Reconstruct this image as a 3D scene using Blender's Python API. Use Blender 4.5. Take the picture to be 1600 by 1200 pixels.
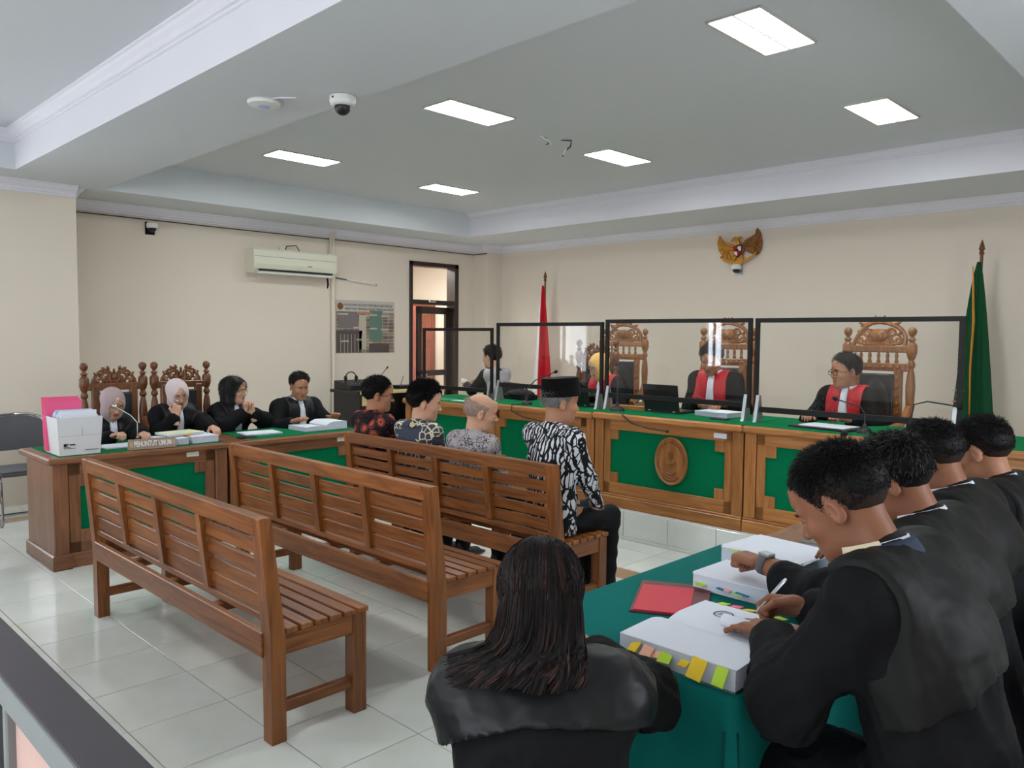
import bpy, math, random
import numpy as np
from mathutils import Vector, Matrix, Euler
random.seed(7); rng = np.random.default_rng(7)
for o in list(bpy.data.objects): bpy.data.objects.remove(o)
scene = bpy.context.scene
COL = scene.collection
# ---------------------------------------------------------------- camera
EYE = 1.556
cam_data = bpy.data.cameras.new('camera'); cam = bpy.data.objects.new('camera', cam_data); COL.objects.link(cam)
cam_data.sensor_fit = 'HORIZONTAL'; cam_data.sensor_width = 36.0; cam_data.lens = 1232.67 / 1600 * 36.0
cam_data.clip_start = 0.05; cam_data.clip_end = 200
_p, _y, _r = 0.0602126, 0.775828, 0.00880894
_fw = Vector((-math.sin(_y)*math.cos(_p), math.cos(_y)*math.cos(_p), -math.sin(_p)))
_rt = Vector((math.cos(_y), math.sin(_y), 0)); _up = _rt.cross(_fw)
_rt2 = _rt*math.cos(_r) + _up*math.sin(_r); _up2 = _up*math.cos(_r) - _rt*math.sin(_r)
M = Matrix((( _rt2.x, _up2.x, -_fw.x, 0), (_rt2.y, _up2.y, -_fw.y, 0), (_rt2.z, _up2.z, -_fw.z, EYE), (0, 0, 0, 1)))
cam.matrix_world = M
scene.camera = cam
# ---------------------------------------------------------------- world, daylight, exposure
world = bpy.data.worlds.new('world'); scene.world = world; world.use_nodes = True
bg = world.node_tree.nodes['Background']; bg.inputs[0].default_value = (0.80, 0.88, 1.0, 1); bg.inputs[1].default_value = 1.5
scene.view_settings.view_transform = 'Standard'; scene.view_settings.look = 'None'
scene.view_settings.gamma = 1; scene.view_settings.use_curve_mapping = False
scene.view_settings.exposure = 0.8
def area(name, loc, rot, sx, sy, power, color):
    l = bpy.data.lights.new(name, 'AREA'); l.shape = 'RECTANGLE'; l.size = sx; l.size_y = sy; l.energy = power; l.color = color
    o = bpy.data.objects.new(name, l); COL.objects.link(o); o.location = loc; o.rotation_euler = rot
    return o
# daylight entering through the windows of the public gallery (rear wall y=-6, left wall, right wall)
DAY = (0.90, 0.94, 1.0)
for i, x in enumerate((-3.1, -1.1)):
    area('window_daylight', (x, -6.12, 1.75), (math.radians(90), 0, 0), 1.5, 1.7, 75, DAY)
area('window_daylight', (-8.95, -4.9, 1.75), (math.radians(90), 0, math.radians(-90)), .8, 1.7, 50, DAY)
area('window_daylight', (-8.95, 0.1, 1.75), (math.radians(90), 0, math.radians(-90)), 1.4, 1.7, 30, DAY)
for i, y in enumerate((-3.0, 3.0)):
    area('window_daylight', (1.35, y, 1.85), (math.radians(90), 0, math.radians(90)), 1.5, 1.5, 32, DAY)
# light added under the corridor ceiling to brighten the view through the door
area('corridor_fill', (-10.0, 7.2, 2.85), (0, 0, 0), 1.2, 1.6, 120, (1, 0.97, 0.92))

# ---------------------------------------------------------------- materials
def nmat(name):
    m = bpy.data.materials.new(name); m.use_nodes = True
    nt = m.node_tree; b = nt.nodes['Principled BSDF']
    return m, nt, b
def srgb(r, g, b): 
    f = lambda c: (c/255/12.92) if c/255 <= 0.04045 else ((c/255+0.055)/1.055)**2.4
    return (f(r), f(g), f(b), 1)
def mat(name, c, rough=0.5, spec=0.5, noise=0.0, nscale=8.0, bump=0.0, bscale=60.0, metal=0.0, sheen=0.0, coat=0.0, stretch=None, ridged=False, bdist=0.004):
    m, nt, b = nmat(name); N = nt.nodes; L = nt.links
    b.inputs['Base Color'].default_value = c; b.inputs['Roughness'].default_value = rough
    b.inputs['Specular IOR Level'].default_value = spec; b.inputs['Metallic'].default_value = metal
    if sheen: b.inputs['Sheen Weight'].default_value = sheen; b.inputs['Sheen Roughness'].default_value = 0.4
    if coat: b.inputs['Coat Weight'].default_value = coat; b.inputs['Coat Roughness'].default_value = 0.15
    if noise or bump:
        tc = N.new('ShaderNodeTexCoord'); mp = N.new('ShaderNodeMapping'); L.new(tc.outputs['Object'], mp.inputs[0])
        if stretch: mp.inputs['Scale'].default_value = stretch
    if noise:
        t = N.new('ShaderNodeTexNoise'); t.inputs['Scale'].default_value = nscale; t.inputs['Detail'].default_value = 4
        L.new(mp.outputs[0], t.inputs['Vector'])
        r = N.new('ShaderNodeMapRange'); r.inputs[3].default_value = 1-noise; r.inputs[4].default_value = 1+noise
        L.new(t.outputs['Fac'], r.inputs[0])
        x = N.new('ShaderNodeMix'); x.data_type = 'RGBA'; x.blend_type = 'MULTIPLY'; x.inputs[0].default_value = 1
        x.inputs[6].default_value = c; L.new(r.outputs[0], x.inputs[7]); L.new(x.outputs[2], b.inputs['Base Color'])
    if bump:
        t2 = N.new('ShaderNodeTexNoise'); t2.inputs['Scale'].default_value = bscale; t2.inputs['Detail'].default_value = 3
        if ridged: t2.noise_type = 'RIDGED_MULTIFRACTAL'; t2.inputs['Distortion'].default_value = 0.6
        L.new(mp.outputs[0], t2.inputs['Vector'])
        bp = N.new('ShaderNodeBump'); bp.inputs['Strength'].default_value = bump; bp.inputs['Distance'].default_value = bdist
        L.new(t2.outputs['Fac'], bp.inputs['Height']); L.new(bp.outputs[0], b.inputs['Normal'])
    return m
def wood(name, c1, c2, axis, rough=0.38, scale=1.0):
    m, nt, b = nmat(name); N = nt.nodes; L = nt.links
    tc = N.new('ShaderNodeTexCoord'); oi = N.new('ShaderNodeObjectInfo'); mp = N.new('ShaderNodeMapping')
    s = [14*scale]*3; s[axis] = 1.1*scale; mp.inputs['Scale'].default_value = s
    ml = N.new('ShaderNodeMath'); ml.operation = 'MULTIPLY'; ml.inputs[1].default_value = 37.0; L.new(oi.outputs['Random'], ml.inputs[0])
    ad = N.new('ShaderNodeVectorMath'); ad.operation = 'ADD'; L.new(tc.outputs['Object'], ad.inputs[0]); L.new(ml.outputs[0], ad.inputs[1])
    L.new(ad.outputs[0], mp.inputs[0])
    t = N.new('ShaderNodeTexNoise'); t.inputs['Scale'].default_value = 2.2; t.inputs['Detail'].default_value = 6; t.inputs['Distortion'].default_value = 1.2
    L.new(mp.outputs[0], t.inputs['Vector'])
    r = N.new('ShaderNodeValToRGB'); r.color_ramp.elements[0].color = c1; r.color_ramp.elements[1].color = c2
    r.color_ramp.elements[0].position = 0.32; r.color_ramp.elements[1].position = 0.68
    L.new(t.outputs['Fac'], r.inputs[0])
    r2 = N.new('ShaderNodeMapRange'); r2.inputs[3].default_value = 0.82; r2.inputs[4].default_value = 1.15; L.new(oi.outputs['Random'], r2.inputs[0])
    x = N.new('ShaderNodeMix'); x.data_type = 'RGBA'; x.blend_type = 'MULTIPLY'; x.inputs[0].default_value = 1
    L.new(r.outputs[0], x.inputs[6]); L.new(r2.outputs[0], x.inputs[7]); L.new(x.outputs[2], b.inputs['Base Color'])
    b.inputs['Roughness'].default_value = rough
    bp = N.new('ShaderNodeBump'); bp.inputs['Strength'].default_value = 0.08; bp.inputs['Distance'].default_value = 0.002
    L.new(t.outputs['Fac'], bp.inputs['Height']); L.new(bp.outputs[0], b.inputs['Normal'])
    return m
def emis(name, c, s):
    m, nt, b = nmat(name); b.inputs['Base Color'].default_value = c
    b.inputs['Emission Color'].default_value = c; b.inputs['Emission Strength'].default_value = s
    return m
def thin_glass(name, tint=(1, 1, 1, 1), gloss=0.10, haze=0.0):
    m = bpy.data.materials.new(name); m.use_nodes = True; nt = m.node_tree; N = nt.nodes; L = nt.links
    for n in list(N): N.remove(n)
    out = N.new('ShaderNodeOutputMaterial'); tr = N.new('ShaderNodeBsdfTransparent'); tr.inputs[0].default_value = tint
    gl = N.new('ShaderNodeBsdfGlossy'); gl.inputs['Roughness'].default_value = 0.02
    fr = N.new('ShaderNodeLayerWeight'); fr.inputs['Blend'].default_value = 0.5      # Schlick on both faces of the thin sheet
    pw = N.new('ShaderNodeMath'); pw.operation = 'POWER'; pw.inputs[1].default_value = 5.0; L.new(fr.outputs['Facing'], pw.inputs[0])
    mu = N.new('ShaderNodeMath'); mu.operation = 'MULTIPLY_ADD'; mu.inputs[1].default_value = 0.9; mu.inputs[2].default_value = gloss; mu.use_clamp = True; L.new(pw.outputs[0], mu.inputs[0])
    mx = N.new('ShaderNodeMixShader'); L.new(mu.outputs[0], mx.inputs[0]); L.new(tr.outputs[0], mx.inputs[1]); L.new(gl.outputs[0], mx.inputs[2])
    L.new(mx.outputs[0], out.inputs[0])
    return m
MT = {}
MT['wall'] = mat('wall_cream', srgb(224, 212, 198), 0.75, 0.3, noise=0.03, nscale=0.9, bump=0.03, bscale=180)
MT['ceil'] = mat('ceiling_white', srgb(212, 216, 220), 0.8, 0.25, noise=0.02, nscale=0.7)
MT['trim'] = mat('plaster_white', srgb(226, 224, 232), 0.6, 0.3, noise=0.02, nscale=3)
MT['grout'] = mat('grout_grey', srgb(96, 98, 94), 0.8)
MT['teakx'] = wood('teak_along_x', srgb(112, 62, 28), srgb(158, 96, 46), 0)
MT['teaky'] = wood('teak_along_y', srgb(112, 62, 28), srgb(158, 96, 46), 1)
MT['teakz'] = wood('teak_along_z', srgb(112, 62, 28), srgb(158, 96, 46), 2)
MT['oakx'] = wood('desk_wood_x', srgb(150, 94, 48), srgb(184, 126, 70), 0, 0.34)
MT['oakz'] = wood('desk_wood_z', srgb(146, 90, 46), srgb(180, 122, 68), 2, 0.34)
MT['brny'] = wood('prosecutor_wood_y', srgb(112, 70, 46), srgb(146, 98, 66), 1, 0.3)
MT['brnz'] = wood('prosecutor_wood_z', srgb(112, 70, 46), srgb(148, 100, 70), 2, 0.3)
MT['carve'] = wood('carved_wood', srgb(120, 72, 34), srgb(164, 108, 58), 2, 0.35, 2.0)
MT['carve2'] = wood('dark_carved_wood', srgb(82, 46, 22), srgb(128, 78, 42), 2, 0.35, 2.0)
MT['felt'] = mat('green_felt', srgb(0, 112, 66), 0.95, 0.1, noise=0.10, nscale=30, bump=0.12, bscale=500)
MT['feltd'] = mat('green_felt_panel', srgb(0, 108, 68), 0.95, 0.1, noise=0.08, nscale=20, bump=0.12, bscale=500)
MT['cloth'] = mat('teal_tablecloth', srgb(6, 104, 98), 0.9, 0.15, noise=0.06, nscale=14, bump=0.1, bscale=400)
MT['black'] = mat('black_plastic', srgb(22, 22, 24), 0.4)
MT['blackm'] = mat('black_matte', srgb(16, 16, 18), 0.7, 0.3)
MT['frame'] = mat('screen_frame_black', srgb(18, 16, 18), 0.5, 0.3)
MT['dkbrown'] = mat('door_frame_brown', srgb(48, 34, 30), 0.35)
MT['white'] = mat('white_plastic', srgb(226, 226, 222), 0.4)
MT['cream'] = mat('cream_plastic', srgb(222, 220, 200), 0.4)
MT['paper'] = mat('white_paper', srgb(226, 228, 238), 0.8, 0.2, noise=0.02, nscale=20)
MT['pagee'] = mat('page_edges', srgb(196, 200, 212), 0.85, 0.2, noise=0.14, nscale=3, stretch=(2, 2, 220))
MT['chrome'] = mat('chrome', srgb(205, 208, 212), 0.12, metal=1.0)
MT['alu'] = mat('brushed_metal', srgb(190, 194, 198), 0.35, metal=0.8)
MT['greyf'] = mat('grey_upholstery', srgb(100, 100, 104), 0.85, 0.2, bump=0.15, bscale=300)
MT['leather'] = mat('black_leather', srgb(30, 33, 38), 0.38, 0.5, bump=0.1, bscale=120)
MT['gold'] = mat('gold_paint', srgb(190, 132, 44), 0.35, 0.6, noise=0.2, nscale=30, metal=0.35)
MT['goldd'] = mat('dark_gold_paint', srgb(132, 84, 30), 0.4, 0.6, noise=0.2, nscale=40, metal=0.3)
MT['red'] = mat('red_cloth', srgb(176, 22, 36), 0.75, 0.2, sheen=0.2)
MT['flagred'] = mat('flag_red', srgb(180, 18, 32), 0.8, 0.2)
MT['flagwhite'] = mat('flag_white', srgb(224, 222, 222), 0.8, 0.2)
MT['flaggreen'] = mat('flag_green', srgb(14, 70, 40), 0.7, 0.2)
MT['yellow'] = mat('yellow_note', srgb(238, 200, 36), 0.7)
MT['lime'] = mat('lime_note', srgb(186, 222, 60), 0.7)
MT['peach'] = mat('peach_note', srgb(238, 178, 150), 0.7)
MT['pink'] = mat('pink_note', srgb(236, 92, 140), 0.65)
MT['blue'] = mat('blue_note', srgb(36, 120, 170), 0.7)
MT['crimson'] = mat('crimson_sheet', srgb(206, 16, 52), 0.55)
MT['maroon'] = mat('maroon_cover', srgb(98, 20, 32), 0.5)
MT['ink'] = mat('ink_black', srgb(40, 40, 46), 0.8, 0.1)
MT['greytop'] = mat('dark_rail_top', srgb(66, 60, 66), 0.45, 0.4, noise=0.08, nscale=12)
MT['grey'] = mat('grey_paint', srgb(128, 132, 132), 0.5)
MT['pinkish'] = mat('pale_pink_panel', srgb(214, 176, 166), 0.6)
MT['glass'] = thin_glass('clear_screen', (0.985, 0.988, 0.986, 1), 0.03)
MT['pane'] = thin_glass('window_glass', (0.95, 0.965, 0.97, 1), 0.04)
def tile_mat():
    m, nt, b = nmat('floor_tile_white'); N = nt.nodes; L = nt.links
    oi = N.new('ShaderNodeObjectInfo'); tc = N.new('ShaderNodeTexCoord')
    ml = N.new('ShaderNodeMath'); ml.operation = 'MULTIPLY'; ml.inputs[1].default_value = 23.0; L.new(oi.outputs['Random'], ml.inputs[0])
    ad = N.new('ShaderNodeVectorMath'); ad.operation = 'ADD'; L.new(tc.outputs['Object'], ad.inputs[0]); L.new(ml.outputs[0], ad.inputs[1])
    t = N.new('ShaderNodeTexNoise'); t.inputs['Scale'].default_value = 3.0; t.inputs['Detail'].default_value = 5; L.new(ad.outputs[0], t.inputs['Vector'])
    r = N.new('ShaderNodeValToRGB'); r.color_ramp.elements[0].color = srgb(216, 219, 213); r.color_ramp.elements[1].color = srgb(232, 234, 230)
    r.color_ramp.elements[0].position = 0.3; r.color_ramp.elements[1].position = 0.7
    L.new(t.outputs['Fac'], r.inputs[0]); L.new(r.outputs[0], b.inputs['Base Color'])
    b.inputs['Roughness'].default_value = 0.11; b.inputs['Specular IOR Level'].default_value = 0.6
    return m
MT['tile'] = tile_mat()
MT['tileb'] = mat('floor_tile_brown', srgb(176, 146, 118), 0.12, 0.6, noise=0.08, nscale=6)

# ---------------------------------------------------------------- object helpers
def link(name, me, parent=None, loc=None):
    o = bpy.data.objects.new(name, me); COL.objects.link(o)
    if parent is not None: o.parent = parent
    if loc is not None: o.location = loc
    return o
def tag(o, label=None, cat=None, group=None, kind=None):
    if label: o['label'] = label
    if cat: o['category'] = cat
    if group: o['group'] = group
    if kind: o['kind'] = kind
    return o
def thing(name, label, cat, loc=(0, 0, 0), rotz=0.0, group=None):
    o = bpy.data.objects.new(name, None); o.empty_display_size = 0.1; COL.objects.link(o)
    o.location = loc; o.rotation_euler = (0, 0, rotz)
    return tag(o, label, cat, group)
def mesh(name, v, f, m=None, smooth=False):
    me = bpy.data.meshes.new(name); me.from_pydata([tuple(p) for p in v], [], [tuple(q) for q in f]); 
    if m is not None: me.materials.append(m)
    if smooth: me.polygons.foreach_set('use_smooth', [True]*len(me.polygons))
    me.update(); return me
def fixn(me):
    import bmesh
    bm = bmesh.new(); bm.from_mesh(me); bmesh.ops.recalc_face_normals(bm, faces=bm.faces); bm.to_mesh(me); bm.free(); return me
def chamfer(hx, hy, hz, b):
    b = min(b, hx*0.49, hy*0.49, hz*0.49); v = []; ix = {}
    for sx in (-1, 1):
        for sy in (-1, 1):
            for sz in (-1, 1):
                for a in range(3):
                    d = [hx, hy, hz]; q = [d[i]-(0 if i == a else b) for i in range(3)]
                    ix[(sx, sy, sz, a)] = len(v); v.append((sx*q[0], sy*q[1], sz*q[2]))
    f = []
    for a in range(3):
        o1, o2 = [i for i in range(3) if i != a]
        for s in (-1, 1):
            q = []
            for t1, t2 in ((-1, -1), (1, -1), (1, 1), (-1, 1)):
                k = [0, 0, 0]; k[a] = s; k[o1] = t1; k[o2] = t2; q.append(ix[(*k, a)])
            f.append(q)
        for t1 in (-1, 1):
            for t2 in (-1, 1):
                k0 = [0, 0, 0]; k1 = [0, 0, 0]; k0[o1] = k1[o1] = t1; k0[o2] = k1[o2] = t2; k0[a] = -1; k1[a] = 1
                f.append([ix[(*k0, o1)], ix[(*k1, o1)], ix[(*k1, o2)], ix[(*k0, o2)]])
    for sx in (-1, 1):
        for sy in (-1, 1):
            for sz in (-1, 1): f.append([ix[(sx, sy, sz, a)] for a in range(3)])
    return v, f
_bc = {}
def boxmesh(name, sx, sy, sz, m, b=0.004):
    k = (round(sx, 4), round(sy, 4), round(sz, 4), m.name, b)
    if k not in _bc:
        if b > 0: v, f = chamfer(sx/2, sy/2, sz/2, b)
        else:
            v = [(x*sx/2, y*sy/2, z*sz/2) for x in (-1, 1) for y in (-1, 1) for z in (-1, 1)]
            f = [(0, 1, 3, 2), (4, 6, 7, 5), (0, 4, 5, 1), (2, 3, 7, 6), (0, 2, 6, 4), (1, 5, 7, 3)]
        _bc[k] = fixn(mesh(name, v, f, m))
    return _bc[k]
def box(name, parent, m, lo, hi, b=0.004):
    s = [hi[i]-lo[i] for i in range(3)]; c = [(hi[i]+lo[i])/2 for i in range(3)]
    return link(name, boxmesh(name, *s, m, b), parent, c)
def sbox(name, m, lo, hi, b=0.0, parent=None):
    v, f = chamfer(*[(hi[i]-lo[i])/2 for i in range(3)], max(b, 1e-4)); c = [(hi[i]+lo[i])/2 for i in range(3)]
    o = link(name, fixn(mesh(name, [(p[0]+c[0], p[1]+c[1], p[2]+c[2]) for p in v], f, m)), parent)
    if parent is None: o['kind'] = 'structure'
    return o
class MB:
    """collects several shapes into one mesh"""
    def __init__(s): s.v = []; s.f = []; s.mi = []; s.cur = 0
    def add(s, v, f):
        n = len(s.v); s.v += [tuple(p) for p in v]; s.f += [tuple(i+n for i in q) for q in f]; s.mi += [s.cur]*len(f); return s
    def box(s, lo, hi, b=0.0, R=None, c0=None):
        h = [(hi[i]-lo[i])/2 for i in range(3)]; c = Vector([(hi[i]+lo[i])/2 for i in range(3)])
        v, f = chamfer(*h, max(b, 1e-4))
        if R is not None: v = [R @ Vector(p) for p in v]
        return s.add([(p[0]+c[0], p[1]+c[1], p[2]+c[2]) for p in v], f)
    def tube(s, pts, r, n=8, cap=True):
        pts = [Vector(p) for p in pts]; rr = r if hasattr(r, '__len__') else [r]*len(pts)
        rings = []; prev = None
        for i, p in enumerate(pts):
            t = (pts[min(i+1, len(pts)-1)] - pts[max(i-1, 0)]).normalized()
            if prev is None: a = t.orthogonal().normalized()
            else:
                a = prev - t*prev.dot(t); a = a.normalized() if a.length > 1e-6 else t.orthogonal().normalized()
            prev = a; bb = t.cross(a)
            rings.append([p + (a*math.cos(2*math.pi*k/n) + bb*math.sin(2*math.pi*k/n))*rr[i] for k in range(n)])
        v = [q for R in rings for q in R]; f = []
        for i in range(len(pts)-1):
            for k in range(n): f.append((i*n+k, i*n+(k+1) % n, (i+1)*n+(k+1) % n, (i+1)*n+k))
        if cap: f.append(tuple(range(n-1, -1, -1))); f.append(tuple((len(pts)-1)*n+k for k in range(n)))
        return s.add(v, f)
    def lathe(s, prof, c=(0, 0, 0), n=14, sq=None):
        v = []; f = []
        for (r, z) in prof:
            for k in range(n): v.append((c[0]+r*math.cos(2*math.pi*(k+.5)/n), c[1]+r*math.sin(2*math.pi*(k+.5)/n), c[2]+z))
        for i in range(len(prof)-1):
            for k in range(n): f.append((i*n+k, i*n+(k+1) % n, (i+1)*n+(k+1) % n, (i+1)*n+k))
        f.append(tuple(range(n-1, -1, -1))); f.append(tuple((len(prof)-1)*n+k for k in range(n)))
        return s.add(v, f)
    def ell(s, c, r, R=None, n=12, m=8):
        v = [(0, 0, -1)]; f = []
        for i in range(1, m):
            a = math.pi*i/m - math.pi/2
            for k in range(n): v.append((math.cos(a)*math.cos(2*math.pi*k/n), math.cos(a)*math.sin(2*math.pi*k/n), math.sin(a)))
        v.append((0, 0, 1)); L = len(v)-1
        for k in range(n): f.append((0, 1+(k+1) % n, 1+k)); f.append((L, L-n+k, L-n+(k+1) % n))
        for i in range(m-2):
            for k in range(n): f.append((1+i*n+k, 1+i*n+(k+1) % n, 1+(i+1)*n+(k+1) % n, 1+(i+1)*n+k))
        w = []
        for p in v:
            q = Vector((p[0]*r[0], p[1]*r[1], p[2]*r[2]))
            if R is not None: q = R @ q
            w.append((q.x+c[0], q.y+c[1], q.z+c[2]))
        return s.add(w, f)
    def prism(s, poly, y0, y1, plane='xz'):
        n = len(poly)
        mk = {'xz': lambda p, d: (p[0], d, p[1]), 'yz': lambda p, d: (d, p[0], p[1]), 'xy': lambda p, d: (p[0], p[1], d)}[plane]
        v = [mk(p, y0) for p in poly] + [mk(p, y1) for p in poly]
        f = [tuple(range(n)), tuple(range(2*n-1, n-1, -1))] + [(i, (i+1) % n, n+(i+1) % n, n+i) for i in range(n)]
        return s.add(v, f)
    def grid(s, P):
        a = len(P); b = len(P[0]); v = [p for row in P for p in row]
        return s.add(v, [(i*b+j, i*b+j+1, (i+1)*b+j+1, (i+1)*b+j) for i in range(a-1) for j in range(b-1)])
    def build(s, name, mats, parent=None, loc=None, smooth=False, rot=None, fix=True):
        ms = mats if isinstance(mats, (list, tuple)) else [mats]
        me = bpy.data.meshes.new(name); me.from_pydata(s.v, [], s.f)
        for m in ms: me.materials.append(m)
        if len(ms) > 1: me.polygons.foreach_set('material_index', s.mi)
        if fix: fixn(me)
        if smooth:
            me.polygons.foreach_set('use_smooth', [True]*len(me.polygons))
            try: me.set_sharp_from_angle(angle=math.radians(42))
            except Exception: pass
        me.update()
        o = link(name, me, parent, loc)
        if rot: o.rotation_euler = rot
        return o
def copy_tree(o, parent=None):
    c = o.copy(); COL.objects.link(c); c.parent = parent
    for ch in list(o.children): copy_tree(ch, c)
    return c
def textmesh(name, s, size, m, parent, loc, rot, depth=0.001, fit=None, bold=0.0):
    cu = bpy.data.curves.new(name, 'FONT'); cu.body = s; cu.size = size; cu.extrude = depth; cu.align_x = 'CENTER'; cu.align_y = 'CENTER'; cu.offset = bold; cu.resolution_u = 2
    t = bpy.data.objects.new('tmp_text', cu); COL.objects.link(t)
    dg = bpy.context.evaluated_depsgraph_get(); me = bpy.data.meshes.new_from_object(t.evaluated_get(dg))
    bpy.data.objects.remove(t); me.name = name; me.materials.clear(); me.materials.append(m)
    o = link(name, me, parent, loc); o.rotation_euler = rot
    if fit:
        xs = [v.co.x for v in me.vertices]; w = max(xs)-min(xs)
        k = fit/w
        for v in me.vertices: v.co.x *= k
    return o
# ================================================================ THE ROOM
XL, YB, XR, YR = -8.8, 8.45, 1.2, -6.0
ZS, ZC = 2.9, 3.21
# floor: screed plus single tiles
floor = sbox('floor', MT['grout'], (XL-.3, YR-.3, -0.2), (XR+.3, YB+.3, -0.004))
TS = 0.4; GX, GY = -2.756, 1.495
tme = boxmesh('tile', TS-0.004, TS-0.004, 0.02, MT['tile'], 0.0012)
cells = []
for i in range(-16, 11):
    for j in range(-19, 9):
        cx, cy = GX+TS*(i+.5), GY+TS*(j+.5)
        if XL-.2 < cx < XR+.2 and YR-.2 < cy < 4.95: cells.append((cx, cy))
def vis_rank(c):
    d = Vector((c[0], c[1], -EYE)); f = d.dot(_fw)
    if f < 0.5: return 99
    u = 800+1232.67*d.dot(_rt2)/f; v = 600-1232.67*d.dot(_up2)/f
    return f if (-150 < u < 1750 and v < 1400) else 50+f
cells.sort(key=vis_rank)
for c in cells[:290]: link('tile', tme, floor, (c[0], c[1], -0.01))
rest = MB()
for c in cells[290:]: rest.box((c[0]-TS/2+.002, c[1]-TS/2+.002, -0.02), (c[0]+TS/2-.002, c[1]+TS/2-.002, 0.0), 0.0012)
tag(rest.build('tile', MT['tile'], floor), kind='stuff')
for k in range(13):   # brown border strip of narrow tiles
    x0 = -7.57+0.4*k
    box('border_tile', floor, MT['tileb'], (x0+.002, 4.09, -0.01), (x0+.398, 4.27, 0.0012), 0.001)
for k in range(9):
    y0 = 4.09-0.4*(k+1)
    box('border_tile', floor, MT['tileb'], (-7.57, y0+.002, -0.01), (-7.39, y0+.398, 0.0012), 0.001)
# judges' dais
dais = sbox('floor', MT['grout'], (XL, 4.925, 0), (XR, YB, 0.205))
for k in range(26):
    x0 = XL+.0+TS*k
    if x0 > XR-.1: break
    box('riser_tile', dais, MT['tile'], (x0+.002, 4.91, 0.022), (min(x0+TS, XR)-.002, 4.93, 0.219), 0.0015)
    box('skirting_tile', dais, MT['white'], (x0+.001, 4.90, 0.001), (min(x0+TS, XR)-.001, 4.93, 0.02), 0.0015)
    for j in range(9):
        y0 = 4.91+TS*j
        if j == 0 or k < 11: box('tile', dais, MT['tile'], (x0+.002, y0+.002, 0.2), (min(x0+TS, XR)-.002, min(y0+TS, YB)-.002, 0.22), 0.0012)
sbox('floor', MT['tile'], (-4.39, 5.31, 0.19), (XR, YB, 0.2195))
# walls
sbox('wall_back', MT['wall'], (XL-.2, YB, -0.1), (XR+.2, YB+.2, 3.4))
DY0, DY1, DZ = 6.90, 7.81, 2.60
wins_left = [(-5.3, -4.5), (-0.6, 0.8)]
def wall_with_holes(name, m, holes, lo, hi, along, fixed0, fixed1, z0, z1):
    # holes: (a0,a1,h0,h1) along axis
    segs = []; a = lo
    for (h0, h1, b0, b1) in sorted(holes):
        segs.append((a, h0, z0, z1)); 
        if b0 > z0: segs.append((h0, h1, z0, b0))
        segs.append((h0, h1, b1, z1)); a = h1
    segs.append((a, hi, z0, z1)); mb = MB()
    for (s0, s1, q0, q1) in segs:
        if along == 'y': mb.box((fixed0, s0, q0), (fixed1, s1, q1))
        else: mb.box((s0, fixed0, q0), (s1, fixed1, q1))
    return tag(mb.build(name, m), kind='structure')
wall_with_holes('wall_left', MT['wall'], [(DY0, DY1, -0.1, DZ)]+[(a, b, 0.9, 2.6) for a, b in wins_left], YR-.2, YB+.2, 'y', XL-.2, XL, -0.1, 3.4)
wall_with_holes('wall_right', MT['wall'], [(y-.75, y+.75, 1.1, 2.6) for y in (-3.0, 3.0)], YR-.2, YB+.2, 'y', XR, XR+.2, -0.1, 3.4)
wall_with_holes('wall_rear', MT['wall'], [(x-.75, x+.75, 0.9, 2.6) for x in (-3.1, -1.1)], XL-.2, XR+.2, 'x', YR-.2, YR, -0.1, 3.4)
wn = 0
def window(along, c, w, z0, z1, fixed):
    global wn; wn += 1
    e = bpy.data.objects.new('window_%d' % wn, None); COL.objects.link(e); e['kind'] = 'structure'
    mb = MB(); t = 0.05
    def bb(a0, a1, q0, q1, d0, d1):
        if along == 'y': mb.box((fixed+d0, a0, q0), (fixed+d1, a1, q1))
        else: mb.box((a0, fixed+d0, q0), (a1, fixed+d1, q1))
    bb(c-w/2, c-w/2+t, z0, z1, -.03, .03); bb(c+w/2-t, c+w/2, z0, z1, -.03, .03); bb(c-w/2, c+w/2, z0, z0+t, -.03, .03); bb(c-w/2, c+w/2, z1-t, z1, -.03, .03)
    bb(c-.025, c+.025, z0, z1, -.02, .02); bb(c-w/2, c+w/2, z1-.5, z1-.46, -.02, .02)
    mb.build('window_frame', MT['dkbrown'], e)
    mb = MB(); bb(c-w/2, c+w/2, z0, z1, -.003, .003); mb.build('pane', MT['pane'], e)
for a, b in wins_left: window('y', (a+b)/2, b-a, .9, 2.6, XL-.1)
for y in (-3.0, 3.0): window('y', y, 1.5, 1.1, 2.6, XR+.1)
for x in (-3.1, -1.1): window('x', x, 1.5, .9, 2.6, YR-.1)
# pillars
sbox('wall_pillar', MT['wall'], (XL-.05, 1.15, -.05), (-8.07, 2.437, ZS+.05))
sbox('wall_corner', MT['wall'], (XL-.05, 8.13, -.05), (-8.52, YB+.05, ZS+.05))
# ceiling: two raised fields, border soffits and the beam between them
RX0, RX1, RY0, RY1 = -8.01, -1.03, 2.655, 7.32
NX0, NY1 = -7.585, 1.845
sbox('ceiling', MT['ceil'], (XL-.2, YR-.2, ZC), (XR+.2, YB+.2, ZC+.15))
sbox('ceiling_soffit', MT['ceil'], (XL-.1, RY1, ZS), (XR+.1, YB+.1, ZC+.02))
sbox('ceiling_soffit', MT['ceil'], (XL-.1, RY0, ZS), (RX0, RY1, ZC+.02))
sbox('ceiling_soffit', MT['ceil'], (RX1, RY0, ZS), (XR+.1, RY1, ZC+.02))
sbox('ceiling_beam', MT['ceil'], (XL-.1, NY1, ZS), (XR+.1, RY0, ZC+.02))
sbox('ceiling_soffit', MT['ceil'], (XL-.1, YR-.1, ZS), (NX0, NY1, ZC+.02))
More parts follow.
